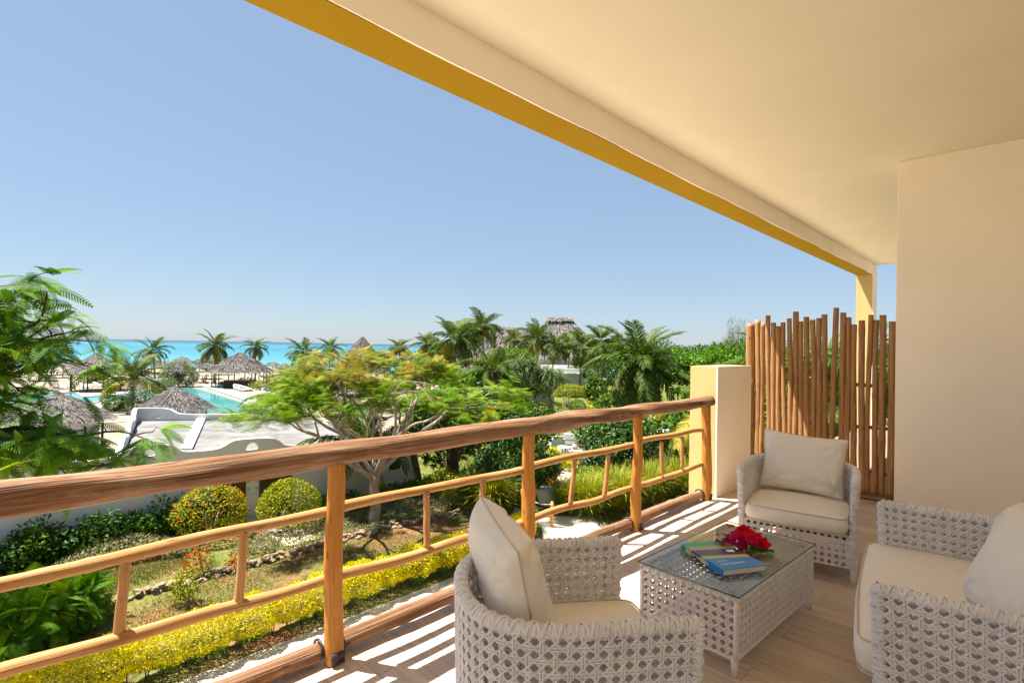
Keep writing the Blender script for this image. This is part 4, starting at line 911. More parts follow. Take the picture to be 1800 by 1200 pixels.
# ------------------------------------------------------------------ thatched lodge and white crenellated wall far right
lg = thing('thatched_lodge', 'huge thatched lodge with ridge cap rising above the palms', 'building', (81.376, 67.043, 0.000), YAW - math.pi / 2)
def hip(x0, x1, dy, ze, rx0, rx1, zr, hd=.15):
    A_ = (x0, -dy, ze); B_ = (x1, -dy, ze); C2 = (x1, dy, ze); D2 = (x0, dy, ze); r0 = (rx0, 0, zr); r1 = (rx1, 0, zr)
    return [(r0, r1, B_, A_), (r1, r0, D2, C2), (r1, r1, C2, B_), (r0, r0, A_, D2)]
thatch_roof(lg, hip(-9.0, 8.5, 8, 5.0, -2.2, 2.0, 12.3), 9, 1.0, .2, 31, 'main_thatch')
thatch_roof(lg, hip(-2.6, 2.4, .9, 12.0, -2.4, 2.2, 12.75), 20, .6, .2, 32, 'ridge_cap')
thatch_roof(lg, hip(-22, -4, 6, 5.2, -17.5, -5, 10.6), 9, 1.0, .2, 33, 'wing_thatch')
MB().box(-7.5, 7, -6, 6, 0, 5.6).build('wall', 'wall', lg); MB().box(-20, -7.6, -4.5, 4.5, 0, 5.5).build('wing_wall', 'wall', lg)
for k in range(3): MB().tube([(-15.2 + .35 * k, -.8, 9.5), (-15.2 + .35 * k, -.8, 12.6 + .5 * (k == 1))], .10, 6).build('antenna', 'lawnseat', lg, True)
pg = thing('white_pergola_building', 'white building with a row of upright fins along its roof', 'building', (61.571, 48.672, 0.000), YAW - math.pi / 2)
MB().box(-3.4, 1.5, .0, .25, 0, 3.0).build('end_wall', 'white', pg); MB().box(1.25, 1.5, .26, 24, 0, 3.0).build('side_wall', 'white', pg); MB().box(-3.4, 1.24, .26, 24, 2.5, 2.7).build('roof_slab', 'white', pg)
for k in range(12): MB().box(-3.4, 2.2, 1.2 + k * 1.9, 1.55 + k * 1.9, 3.003, 3.6).build('roof_fin', 'white', pg); MB().box(1.503, 1.9, 1.2 + k * 1.9, 1.5 + k * 1.9, 0, 2.99).build('buttress', 'white', pg)
MB().box(-.2, .5, -.04, -.003, 2.05, 2.3).build('sign', 'ink', pg)
wt = thing('white_garden_wall', 'pale wall glimpsed between palm trunks behind the pandanus trees', 'wall', (47.162, 46.172, 0.000), YAW - math.pi / 2); MB().box(-5, 5, -.15, .15, 0, 2.1).build('wall_face', 'white', wt); MB().box(-5.05, 5.05, -.2, .2, 2.103, 2.2).build('coping', 'white', wt)

# ------------------------------------------------------------------ garden stones, posts, lawn seats
sw = thing('stone_edging', 'low dry edging wall of rough coral stones across the garden', 'stone wall', (0, 0, 0))
ln = [(-0.025, 15.614, 0.000), (0.486, 15.885, 0.000), (1.568, 16.411, 0.000), (2.605, 16.771, 0.000), (4.301, 16.890, 0.000), (6.623, 16.842, 0.000), (8.949, 16.932, 0.000), (11.668, 16.825, 0.000), (13.719, 16.628, 0.000), (15.636, 16.669, 0.000)]
lp_ = np.array([p[:2] for p in ln]); lq = resample(lp_, 150, False); tpl = []
for v in range(6):
    bm = bmesh.new(); bmesh.ops.create_icosphere(bm, subdivisions=1, radius=1); gg = np.random.default_rng(v)
    for q in bm.verts: q.co = Vector((max(-.75, min(.75, q.co.x * gg.uniform(.8, 1.2))), max(-.75, min(.75, q.co.y * gg.uniform(.8, 1.2))), max(-.6, min(.6, q.co.z * gg.uniform(.8, 1.15)))))
    me = bpy.data.meshes.new('stone'); bm.to_mesh(me); bm.free(); me.materials.append(M['stone']); tpl.append(me)
g = np.random.default_rng(11)
for k in range(len(lq)):
    for lay in range(2 if k % 3 else 1):
        o = bpy.data.objects.new('stone', tpl[g.integers(0, 6)]); COL.objects.link(o); o.parent = sw; s_ = g.uniform(.07, .15)
        o.location = (lq[k][0] + g.normal() * .05, lq[k][1] + g.normal() * .09, .02 + lay * .11); o.rotation_euler = (g.uniform(-.3, .3), g.uniform(-.3, .3), g.uniform(0, 6)); o.scale = (s_ * 1.3, s_, s_ * .8)
bp_ = [(15.617, 14.724, 0.000), (15.342, 12.896, 0.000), (16.459, 15.934, 0.000), (16.595, 16.488, 0.000), (16.981, 15.249, 0.000)]
for k, (p, h_) in enumerate(zip(bp_, (1.05, 1.0, 1.0, 1.0, 1.0))):
    t = thing('bamboo_post', 'short bamboo bollard with rope beside the cream garden path', 'bollard', p, 0, 'bamboo bollards along the path')
    MB().tube([(0, 0, 0), (0, 0, .3), (0, 0, .31), (0, 0, .62), (0, 0, .63), (0, 0, h_)], [.06, .058, .066, .058, .065, .055], 10).build('cane', 'bamboo', t, True); MB().tube([(0, 0, h_ - .14), (0, 0, h_ - .09)], .068, 8).build('rope_ring', 'rope', t, True)
for a, b in ((0, 1), (2, 0), (3, 2)):
    A_, B_ = np.array(bp_[a]) + [0, 0, .92], np.array(bp_[b]) + [0, 0, .9]; tt = np.linspace(0, 1, 12)[:, None]; P_ = A_ + (B_ - A_) * tt; P_[:, 2] -= .18 * np.sin(np.pi * tt[:, 0])
    V, F, U = tube(P_, .018, 5); tag(mk('rope', V, F, 'rope', None, True), 'slack rope strung between two bamboo bollards', 'rope', 'ropes between bollards')
for k, (p, s_) in enumerate((((17.646, 14.985, 0.000), .8), ((16.400, 16.434, 0.000), .55))):
    o = tag(bpy.data.objects.new('boulder', tpl[k].copy()), ['large white painted boulder by the bamboo bollards', 'rough brown boulder at the end of the stone edging'][k], 'boulder'); COL.objects.link(o); o.location = (p[0], p[1], .3); o.scale = (s_, s_ * .8, s_ * .9)
    if k == 0: o.data.materials[0] = M['white']
def garden_seat(label, loc, rz, w=.75, cushion=None):
    t = thing('garden_sofa' if w > 1 else 'garden_chair', label, 'sofa' if w > 1 else 'chair', loc, rz, 'long white seats on the lawn' if w > 1 else 'white chairs on the lawn')
    MB().box(-w / 2, w / 2, -.35, .35, .05, .38).build('seat', 'lawnseat', t, False, None, .03); MB().box(-w / 2, w / 2, .23, .36, .385, .82).build('backrest', 'lawnseat', t, False, None, .03)
    for s_ in (-1, 1): MB().box(*((w / 2 + .003, w / 2 + .13) if s_ > 0 else (-w / 2 - .13, -w / 2 - .003)), -.36, .37, .04, .6).build('armrest', 'lawnseat', t, False, None, .03)
    if cushion: MB().box(-w / 2 + .08, w / 2 - .08, .08, .22, .40, .80).build('cushion', cushion, t, False, None, .05)
    for x in (-w / 2, w / 2):
        for y in (-.3, .3): MB().box(x - .03, x + .03, y - .03, y + .03, 0, .06).build('leg', 'lawnseat', t)
for k, (p, rz, w_, cu_) in enumerate((((29.489, 22.851, 0.000), 1.9, 1.5, None), ((31.023, 22.712, 0.000), -.6, .75, None), ((27.853, 23.134, 0.000), 2.6, .75, None), ((26.043, 19.900, 0.000), .5, .8, 'pink'), ((24.853, 19.661, 0.000), 1.2, 1.4, None), ((26.212, 18.501, 0.000), -1.2, .75, None), ((27.594, 16.714, 0.000), .4, .8, None), ((29.075, 16.055, 0.000), 2.0, 1.5, None))):
    garden_seat('white garden chair with pink striped cushion on the lawn' if cu_ else ('long white garden sofa set out on the lawn' if w_ > 1 else 'plain white garden armchair set out on the lawn'), p, rz, w_, cu_)
for k, p in enumerate(((26.197, 21.097, 0.000), (25.312, 18.669, 0.000))):
    t = thing('garden_table', 'low pale drum table between the lawn seats', 'table', p, 0, 'drum tables on the lawn'); MB().tube([(0, 0, 0), (0, 0, .03), (0, 0, .5)], [.28, .32, .42], 18).build('drum', 'lawnseat', t, True); MB().tube([(0, 0, .503), (0, 0, .55)], .45, 18).build('top', 'lawnseat', t, True)
pb = thing('garden_wall', 'low garden wall with grassy top beneath the drooping yellow palm', 'wall', (28.241, 15.534, 0.000), YAW - math.pi / 2); MB().box(-1.8, 2.2, -.4, .4, 0, 1.15).build('wall_body', 'white', pb); 
for k, (x, s_) in enumerate(((-1.0, .3), (-.45, .36), (.2, .55))):
    p = Vector((math.cos(YAW - math.pi / 2) * x, math.sin(YAW - math.pi / 2) * x, 0)) + pb.location
    o = tag(bpy.data.objects.new('garden_ball', None), 'round white garden ball on the low wall below the palm', 'garden ball', 'white balls on the wall'); COL.objects.link(o); o.location = (p.x, p.y, 1.15)
    V, F, U = tube([(0, 0, s_ * (1 - math.cos(a))) for a in np.linspace(.12, math.pi - .05, 9)], [s_ * math.sin(a) for a in np.linspace(.12, math.pi - .05, 9)], 16); mk('shell', V, F, 'white', o, True)


# ================================================================== palms
def frond_mesh(name, droop, hang, stiff, seed, mat, npair=40, lf=.30):
    g = np.random.default_rng(seed); n = 14; t = np.linspace(0, 1, n); ang = -droop * t ** 1.6; s = 1 / (n - 1)
    X = np.concatenate([[0], np.cumsum(np.cos(ang[1:]) * s)]); Z = np.concatenate([[0], np.cumsum(np.sin(ang[1:]) * s)]); Yc = .03 * np.sin(t * 2.5 + seed) * t
    P = np.stack([X, Yc, Z], 1); V, F, U = tube(P, np.linspace(.012, .003, n), 4, False); V = [V]; F4 = [np.array(F)]; off = len(V[0]); va = [np.full(off, .85)]
    k = np.arange(npair); tt = .12 + .87 * (k + .5) / npair
    for sg in (-1, 1):
        q = tt + g.normal(size=npair) * .006; px = np.interp(q, t, X); py = np.interp(q, t, Yc); pz = np.interp(q, t, Z); a = np.interp(q, t, ang)
        T = np.stack([np.cos(a), 0 * a, np.sin(a)], 1); up = np.stack([-np.sin(a), 0 * a, np.cos(a)], 1); sd = np.array([0, sg, 0.])[None]
        L = lf * (np.sin(np.pi * np.clip(.12 + .80 * q, 0, 1)) ** .6) * g.uniform(.85, 1.1, npair)
        d0 = unit(sd * 1.0 + T * (.55 + .5 * q[:, None]) + up * (stiff + g.normal(size=(npair, 1)) * .12)); d1 = unit(d0 + np.array([0, 0, -hang]) + g.normal(size=(npair, 3)) * .1); d2 = unit(d1 + np.array([0, 0, -hang * 1.2]))
        p0 = np.stack([px, py, pz], 1); p1 = p0 + d0 * L[:, None] * .4; p2 = p1 + d1 * L[:, None] * .35; p3 = p2 + d2 * L[:, None] * .25; w = T * .0135
        VV = np.stack([p0 - w * .6, p0 + w * .6, p1 - w, p1 + w, p2 - w * .8, p2 + w * .8, p3], 1).reshape(-1, 3); b = (np.arange(npair) * 7)[:, None] + off
        F4.append(np.concatenate([b + np.array([[0, 1, 3, 2]]), b + np.array([[2, 3, 5, 4]])])); F4.append(b + np.array([[4, 5, 6]])); V.append(VV); off += len(VV); va.append(np.repeat(np.clip(g.normal(.45, .22, npair), 0, 1), 7))
    quads = np.concatenate([f for f in F4 if f.shape[1] == 4]); tris = np.concatenate([f for f in F4 if f.shape[1] == 3])
    o = mk(name, np.concatenate(V), [quads, tris], mat, None, False, None, np.concatenate(va)); me = o.data; bpy.data.objects.remove(o); return me
FR = {'up': frond_mesh('frond', .7, .35, .35, 1, 'palm'), 'mid': frond_mesh('frond', 1.25, .7, .15, 2, 'palm'), 'low': frond_mesh('frond', 1.5, 1.1, 0, 3, 'palm'), 'hang': frond_mesh('frond', 1.1, 1.5, -.1, 4, 'palmyellow'), 'dry': frond_mesh('frond', .8, 1.6, -.2, 5, 'palmdry'), 'yel': frond_mesh('frond', 1.3, 1.2, 0, 6, 'palmyellow', 46)}
def palm(label, base, zc, fr, n, seed, lean=(0, 0), group='coconut palms', tr=.13, wind=.25, kinds=None, tilt0=1.25, tilt1=-.75, name='coconut_palm', nuts=True):
    t = thing(name, label, 'palm', (base[0], base[1], 0), 0, group); g = np.random.default_rng(seed)
    q = np.linspace(0, 1, 16); P = np.stack([lean[0] * q ** 1.7, lean[1] * q ** 1.7, zc * q], 1); r = tr * (1.15 - .5 * q); r[0] *= 1.5; r[1] *= 1.1
    V, F, U = tube(P, r, 9, True, .04, seed); mk('trunk', V, F, 'palmbark', t, True)
    top = P[-1]; ga = 2.39996
    for k in range(n):
        f = k / (n - 1); el = tilt0 + (tilt1 - tilt0) * f ** .9 + g.normal() * .12; az = k * ga + g.normal() * .2
        kind = 'up' if f < .25 else 'mid' if f < .62 else 'low' if f < .86 else ('hang' if g.random() < .7 else 'dry')
        if kinds: kind = kinds[min(len(kinds) - 1, int(f * len(kinds)))]
        o = bpy.data.objects.new('frond', FR[kind]); COL.objects.link(o); o.parent = t; s_ = fr * g.uniform(.85, 1.1) * (.8 if f < .12 else 1)
        d = Vector((math.cos(az) * math.cos(el), math.sin(az) * math.cos(el), math.sin(el))); d = (d + Vector((.19, -.2, 0)) * wind).normalized()
        x = d; y = Vector((-math.sin(az), math.cos(az), 0)); y = (y - x * y.dot(x)).normalized(); z = x.cross(y); mm = Matrix((x, y, z)).transposed().to_4x4(); mm.translation = Vector(top) + d * .05; mm = mm @ Matrix.Rotation(g.normal() * .35, 4, 'X') @ Matrix.Scale(s_, 4); o.matrix_local = mm
    if nuts:
        for k in range(6):
            a = k * 1.05; V, F, U = tube([(0, 0, -.13 * math.cos(b)) for b in np.linspace(.15, 3.0, 6)], [.11 * math.sin(b) for b in np.linspace(.15, 3.0, 6)], 8); mk('coconut', V + np.array([math.cos(a) * .22, math.sin(a) * .22, -.3]) + top, F, 'palmdry', t, True, None, np.full(len(V), .3))
    return t
palm('tall single coconut palm with bare trunk behind the pool', (27.219, 94.759, 0.000), 6.0, 3.6, 26, 1)
palm('wind-bent coconut palm with brown trunk on the beach', (19.512, 96.860, 0.000), 5.2, 3.0, 18, 2, (-.4, .3), wind=.5)
palm('short bushy palm with arching fronds at the pool island', (10.463, 60.511, 0.000), 3.0, 3.3, 18, 3, tilt0=1.4, tilt1=-.1, nuts=False)
for k, (px, d, zc, fr, n) in enumerate(((0, 0, 0, 0, 0),)): pass
FARP = [((34.121, 96.314, 0.000), 6.8, 2.7, 18, 'far coconut palm above the left side of the flame tree'), ((36.230, 82.810, 0.000), 6.6, 3.0, 17, 'far coconut palm with one upright frond above the flame tree'), ((44.562, 90.028, 0.000), 6.9, 2.4, 16, 'far small-crowned coconut palm next to the pointed thatched roof'),
        ((49.588, 74.998, 0.000), 7.4, 2.9, 20, 'coconut palm standing between the pointed thatched roof and the grove'), ((47.920, 65.310, 0.000), 6.0, 2.6, 16, 'low palm at the seaward edge of the grove'), ((35.574, 43.665, 0.000), 6.6, 3.2, 22, 'dense coconut palm with wide crown at the start of the grove'), ((47.153, 54.712, 0.000), 7.6, 2.6, 18, 'coconut palm in front of the long thatched wing'),
        ((49.804, 54.876, 0.000), 8.6, 3.0, 20, 'tall coconut palm touching the long thatched wing'), ((58.595, 57.365, 0.000), 7.6, 2.6, 16, 'coconut palm below the rooftop antennas'), ((56.547, 50.905, 0.000), 7.9, 3.0, 20, 'coconut palm in front of the big thatched gable'), ((56.512, 48.097, 0.000), 6.9, 2.7, 18, 'coconut palm with hanging fronds below the ridge cap'),
        ((60.910, 46.496, 0.000), 6.8, 3.0, 20, 'coconut palm in front of the right thatch slope'), ((66.053, 52.673, 0.000), 7.2, 2.6, 16, 'coconut palm hidden behind its neighbours near the lodge wall'), ((54.890, 38.362, 0.000), 6.9, 2.8, 18, 'coconut palm behind the large near palm'), ((34.482, 36.238, 0.000), 4.4, 3.0, 17, 'stocky palm with upright fronds behind the glossy shrubs'), ((40.681, 52.722, 0.000), 5.6, 2.6, 16, 'small palm with ragged crown in the grove'), ((64.212, 60.219, 0.000), 6.6, 2.4, 14, 'small palm against the pale lodge wall'), ((68.045, 44.973, 0.000), 6.8, 2.5, 15, 'slim palm beside the casuarina tree')]
for k, (p, zc, fr, n, lb) in enumerate(FARP): palm(lb, p, zc + (.1 if 8 <= k <= 12 else .8 if 4 <= k <= 13 else -.9 - .35 * (k % 2) if k < 4 else .2), fr * (1.12 if k > 3 else .95 + .12 * (k % 3)), n + 4, 40 + k, (random.uniform(-.4, .4), random.uniform(-.4, .4)))
palm('large coconut palm with broad drooping crown beyond the railing', (30.075, 17.945, 0.000), 6.0, 3.8, 34, 70, (-.2, .1), tr=.15, tilt1=-1.0)
palm('palm with pale fronds spreading in front of the white building', (12.603, 22.096, 0.000), 1.9, 3.0, 18, 71, tilt0=1.35, tilt1=-.15, nuts=False, tr=.16)
palm('low cycad-like palm behind the rear parapet', (12.496, 37.842, 0.000), 1.4, 1.7, 16, 72, tilt0=1.2, tilt1=.05, nuts=False)
palm('low palm with dull fronds at the corner of the pool deck', (15.937, 39.340, 0.000), 2.6, 3.0, 18, 78, tilt0=1.3, tilt1=-.2, nuts=False)
palm('yellowing palm with hanging fronds behind the low pier', (18.111, 7.999, 0.000), 4.6, 2.3, 18, 73, kinds=['up', 'yel', 'yel', 'hang', 'hang'], nuts=False, tilt1=-1.1)
palm('palm with long arching fronds behind the pole screen', (17.417, 5.147, 0.000), 6.1, 2.9, 16, 74, kinds=['up', 'mid', 'mid', 'yel'], nuts=False, tilt0=1.1, tilt1=-.2)
palm('young palm with thin fronds behind the pole screen near the column', (17.462, 3.680, 0.000), 5.0, 2.2, 14, 75, nuts=False)

# pandanus: forked trunks with tufts of strap leaves
def pandanus(label, base, h, rad, seed, ntuft=12):
    t = thing('pandanus_tree', label, 'tree', base, 0, 'pandanus trees'); g = np.random.default_rng(seed); mb = MB(); tops = []
    fork = np.array([0, 0, h * .55])
    mb.tube(path((0, 0, -.02), fork, 6, .05, seed), np.linspace(.20, .12, 6), 8)
    for k in range(5): a = g.uniform(-.4, .4) + k * 1.05; mb.tube(path((math.cos(a) * .5, math.sin(a) * .5, -.02), (0, 0, h * .22), 4), .05, 5)
    for k in range(ntuft):
        D_ = unit(g.normal(size=3) + np.array([0, 0, .5])); e = np.array([0, 0, h]) + D_ * np.array([rad, rad, rad * .7]) * .6; tops.append(e); mb.tube(path(fork, e, 5, .06, seed + k), np.linspace(.08, .04, 5), 5)
    mb.build('trunk', 'palmbark', t, True)
    P = []; d = []; 
    for e in tops:
        n = 60; q = unit(g.normal(size=(n, 3)) + np.array([0, 0, .35])); P.append(np.repeat(e[None], n, 0)); d.append(q)
    P = np.concatenate(P); d = np.concatenate(d); tv = np.array([(0, .03, 0), (0, -.03, 0), (.55, .028, .0), (.55, -.028, 0), (1, 0, -.35)]); tf = np.array([(0, 1, 3), (0, 3, 2), (2, 3, 4)])
    V, F, va = inst(tv, tf, P, frames(d, np.array([0, 0, 1.]) + 0 * d), rad * .5 * g.uniform(.8, 1.2, len(P))); mk('crown', V, F, 'pandan', t, False, None, va)
pandanus('pandanus tree with one bare trunk and a rounded strap-leaved head', (40.395, 34.529, 0.000), 3.6, 2.1, 3); pandanus('large pandanus tree with many drooping tufts next to the round hedge', (39.281, 37.076, 0.000), 3.9, 2.7, 4, 18)

# ================================================================== flame trees
def limb_tree(seed, h0, nl, R_, zshell, flat, levels=4):
    g = np.random.default_rng(seed); mb = MB(); tips = []
    tr = path((0, 0, -.03), (.1, .05, h0), 8, .05, seed); mb.tube(tr, np.linspace(.24, .18, 8), 10, True, .05, seed)
    def grow(p, d, L, r, lv, zsh):
        n = 6; P = [p]; dd = d.copy()
        for k in range(n):
            rho = math.hypot(P[-1][0], P[-1][1]); zs = zsh - flat * rho ** 2; dz = np.clip((zs - P[-1][2]) / max(L * 1.2, .3), -.5, 1.0); dd = unit(dd + g.normal(size=3) * .14 + np.array([0, 0, .22 * (dz - dd[2])])); P.append(P[-1] + dd * L / n)
        P = np.array(P); mb.tube(P, np.linspace(r, r * .68, n + 1), 7 if lv < 2 else 5, False, .04, seed + lv)
        if lv >= levels: tips.append((P[-1], dd)); tips.append((P[-3], dd)); return
        if lv >= levels - 1: tips.append((P[-2], dd))
        for c in range(g.integers(2, 4)):
            a = g.uniform(0, 6.28); s_ = g.uniform(.35, .8); q = unit(g.normal(size=3) * np.array([1, 1, .45])); nd = unit(dd + q * s_ + np.array([P[-1][0], P[-1][1], 0]) / max(.5, math.hypot(P[-1][0], P[-1][1])) * .22); grow(P[-1] if c else P[-1], nd, L * g.uniform(.66, .86), r * .62, lv + 1, zsh)
    for k in range(nl):
        a = 2 * math.pi * k / nl + g.normal() * .2; el = g.uniform(.55, 1.05); grow(tr[-1 - (k % 2)], np.array([math.cos(a) * math.cos(el), math.sin(a) * math.cos(el), math.sin(el)]), R_ * g.uniform(.34, .48), .105, 0, zshell - (1.5 if k % 3 == 1 else .7 * (k % 3)) * g.uniform(.6, 1.1))
    return mb, tips
ft = thing('flame_tree', 'spreading flame tree with feathery green crown and orange blossoms in front of the white building', 'tree', (10.775, 17.895, 0.000))
mb, tips = limb_tree(12, 1.75, 9, 4.8, 6.1, .03)
mb.build('trunk', 'bark', ft, True)
g = np.random.default_rng(4); P = []; d = []; ol = []
for (p, dd) in tips:
    n = g.integers(6, 11); a = g.uniform(0, 6.28, n); o_ = np.stack([np.cos(a), np.sin(a), g.normal(size=n) * .25 + .12], 1); P.append(p + g.normal(size=(n, 3)) * np.array([.16, .16, .08])); d.append(unit(o_ + dd * .5)); 
P = np.concatenate(P); d = np.concatenate(d); dry = (P[:, 2] > np.quantile(P[:, 2], .78)) & (g.random(len(P)) < .5)
tv, tf = LEAF['feather']
for nm, mt, sel in (('crown', 'flam', ~dry), ('dry_sprays', 'olive', dry)):
    V, F, va = inst(tv, tf, P[sel], frames(d[sel], np.array([0, 0, 1.]) + g.normal(size=(sel.sum(), 3)) * .25), g.uniform(.36, .58, sel.sum()), g.random(sel.sum())); mk(nm, V, F, mt, ft, False, None, va)
ix = g.choice(len(P), 26, replace=False); PP = np.repeat(P[ix], 7, 0) + g.normal(size=(182, 3)) * .07 + np.array([0, 0, .12]); tv, tf = LEAF['oval']; V, F, va = inst(tv, tf, PP, frames(unit(g.normal(size=PP.shape)), np.array([0, 0, 1.]) + 0 * PP), g.uniform(.08, .15, len(PP))); mk('blossom', V, F, 'orange', ft, False, None, va)

# near flame tree: trunk stands left of the view, long limbs reach in
nb = thing('flame_tree', 'near flame tree reaching in with dark limbs and feathery green leaves', 'tree', (-3.2, 13.2, 0))
O = np.array([-3.2, 13.2, 0.]); mb = MB(); hub = np.array([.2, -.2, 3.6])
mb.tube(path((0, 0, -.03), hub, 8, .06, 3), np.linspace(.26, .18, 8), 10, True, .05, 2)
ends = [(1.065, 9.444, 6.919), (0.941, 10.138, 7.189), (0.712, 9.517, 7.387), (0.564, 10.235, 7.628), (0.364, 9.584, 7.347), (1.432, 10.211, 6.709), (1.271, 10.089, 6.347), (0.504, 10.864, 5.967), (0.358, 10.159, 5.868), (0.693, 9.252, 6.754), (0.429, 9.519, 6.747), (0.362, 11.007, 7.080), (-0.121, 10.643, 7.525), (-0.263, 10.218, 6.955), (-0.441, 11.108, 6.398), (0.124, 10.111, 6.273),
        (1.799, 8.987, 5.351), (1.476, 8.745, 5.136), (1.033, 8.908, 5.487), (0.924, 9.586, 5.447), (0.559, 9.387, 5.459), (0.308, 10.067, 5.371), (0.699, 8.961, 5.371), (1.330, 9.745, 5.241), (-0.021, 10.258, 5.344), (0.358, 10.728, 5.316), (0.436, 10.933, 6.394)]
LV = []
g = np.random.default_rng(9)
lows = np.array((-0.078, 10.884, 5.180)) - O; ups = np.array((-0.676, 11.488, 6.386)) - O
mb.tube(path(hub, lows, 10, .10, 5), np.linspace(.13, .07, 10), 8, False, .05, 1); mb.tube(path(hub, ups, 10, .12, 6), np.linspace(.15, .08, 10), 8, False, .05, 2)
for k, e in enumerate(ends):
    e = np.array(e) - O; st = lows if k >= 16 and k != 26 else ups; Pb = path(st + g.normal(size=3) * .05, e, 14, .10, 200 + k); mb.tube(Pb, np.linspace(.05, .008, 14), 6, False, .06, k)
    for i in range(5, 14):
        if g.random() < .85 and i < 13:
            sd = unit(g.normal(size=3) * np.array([1, 1, .35])) * g.uniform(.2, .42); Pt = path(Pb[i], Pb[i] + sd, 5, .03, k * 31 + i); mb.tube(Pt, np.linspace(.012, .004, 5), 4, False); 
            for _ in range(4): LV.append((Pt[-1], unit(sd + g.normal(size=3) * .5)))
    for _ in range(11): a = g.uniform(0, 6.28); LV.append((Pb[-1] + g.normal(size=3) * .05, unit(np.array([math.cos(a), math.sin(a), g.uniform(-.35, .3)]))))
mb.build('limbs', 'darkbark', nb, True)
tv, tf = LEAF['featherfine']; lm = []
for v in range(4):
    t2 = tv.copy(); t2[:, 2] -= (.10 + .12 * v) * t2[:, 0] ** 2; t2[:, 1] *= .85 + .1 * v; Vr, Fr, Ur = tube(np.stack([np.linspace(0, 1, 6), np.zeros(6), -.2 * np.linspace(0, 1, 6) ** 2 - (.10 + .12 * v) * np.linspace(0, 1, 6) ** 2], 1), .007, 3, False)
    o = mk('leaf', np.concatenate([t2, Vr]), [tf, np.array(Fr) + len(t2)], 'flamnear', None, False, None, np.concatenate([np.full(len(t2), .25 + .18 * v), np.full(len(Vr), .9)])); lm.append(o.data); bpy.data.objects.remove(o)
LV = [LV[i] for i in g.permutation(len(LV))]
XL = LV[298:]; LV = LV[:298]
for (p, dd) in LV:
    o = bpy.data.objects.new('leaf', lm[g.integers(0, 4)]); COL.objects.link(o); o.parent = nb; x = Vector(dd); y = Vector((0, 0, 1)).cross(x).normalized(); z = x.cross(y); mm = Matrix((x, y, z)).transposed().to_4x4(); mm.translation = Vector(p); o.matrix_local = mm @ Matrix.Rotation(g.normal() * .5, 4, 'X') @ Matrix.Scale(g.uniform(.32, .48), 4)
P = np.array([q[0] for q in XL]); d = np.array([q[1] for q in XL]); tv, tf = LEAF['featherfine']; tv = tv.copy(); tv[:, 2] -= .25 * tv[:, 0] ** 2; V, F, va = inst(tv, tf, P, frames(d, np.array([0, 0, 1.]) + g.normal(size=d.shape) * .3), g.uniform(.28, .46, len(P))); stuff(mk('small_leaves', V, F, 'flamnear', nb, False, None, va))
# the rest of its crown, left of the view, keeps the garden corner in shade
P = []; 
for k in range(620): a = g.uniform(0, 6.28); r_ = 2.5 * math.sqrt(g.random()); P.append((math.cos(a) * r_ + 1.9, math.sin(a) * r_ + 2.2, 5.5 + g.normal() * .35 - .05 * r_ ** 2))
P = np.array(P); a = g.uniform(0, 6.28, len(P)); d = np.stack([np.cos(a), np.sin(a), g.normal(size=len(P)) * .2], 1); tv, tf = LEAF['feather']; V, F, va = inst(tv, tf, P, frames(d, np.array([0, 0, 1.]) + 0 * d), g.uniform(.4, .6, len(P))); mk('crown', V, F, 'flamnear', nb, False, None, va)

# ================================================================== shrubs, hedges, ground cover
def broad(label, loc, rad, n, size, seed, mat='glossy', lift=None, cat='shrub', name='glossy_shrub', group='broad-leaved shrubs', **kw): return shrub(name, label, cat, loc, rad, int(n * 1.25), size * 1.2, mat, 'long', seed, group, lift, kw.pop('amp', .28), kw.pop('shell', .5), kw.pop('nst', 5), kw.pop('sr', .06), rosette=9, **kw)
broad('dark glossy shrub filling the space right behind the flame tree', (17.262, 21.653, 0.000), (2.0, 2.0, 1.5), 3600, .26, 1, lift=2.5)
broad('dark glossy shrub beside the pandanus with a few yellow leaves', (21.437, 20.987, 0.000), (2.2, 2.0, 1.45), 3800, .26, 2, lift=2.4)
broad('tall dark glossy shrub between the flame tree and the pandanus', (19.474, 21.550, 0.000), (2.0, 2.0, 1.6), 3600, .26, 3, lift=2.7)
broad('low dark frangipani shrub with white flowers behind the second railing post', (16.793, 16.440, 0.000), (2.2, 1.8, 1.15), 3600, .24, 4, lift=1.35, flowers=('whitepetal', 26, .10))
broad('dark frangipani shrub with scattered white flowers on the lawn', (23.108, 15.034, 0.000), (2.25, 2.1, 1.35), 4200, .25, 5, lift=2.1, flowers=('whitepetal', 40, .12))
broad('frangipani shrub below the large palm', (26.037, 13.496, 0.000), (1.3, 1.3, 1.2), 1800, .24, 6, lift=2.5, flowers=('whitepetal', 8, .1))
for k, (p, r_, h_) in enumerate((((14.546, 20.132, 0.000), .17, 2.6), ((16.834, 20.663, 0.000), .32, 2.2))):
    t = thing('tree_trunk', ['thin leaning dark trunk on the shaded lawn', 'thick dark trunk standing in a stone ring on the lawn'][k], 'tree trunk', p); MB().tube(path((0, 0, -.02), (-.5 if k == 0 else 0, .3 if k == 0 else 0, h_), 8, .05, k), np.linspace(r_ * 1.15, r_ * .8, 8), 10, True, .06, k).build('trunk', 'darkbark', t, True)
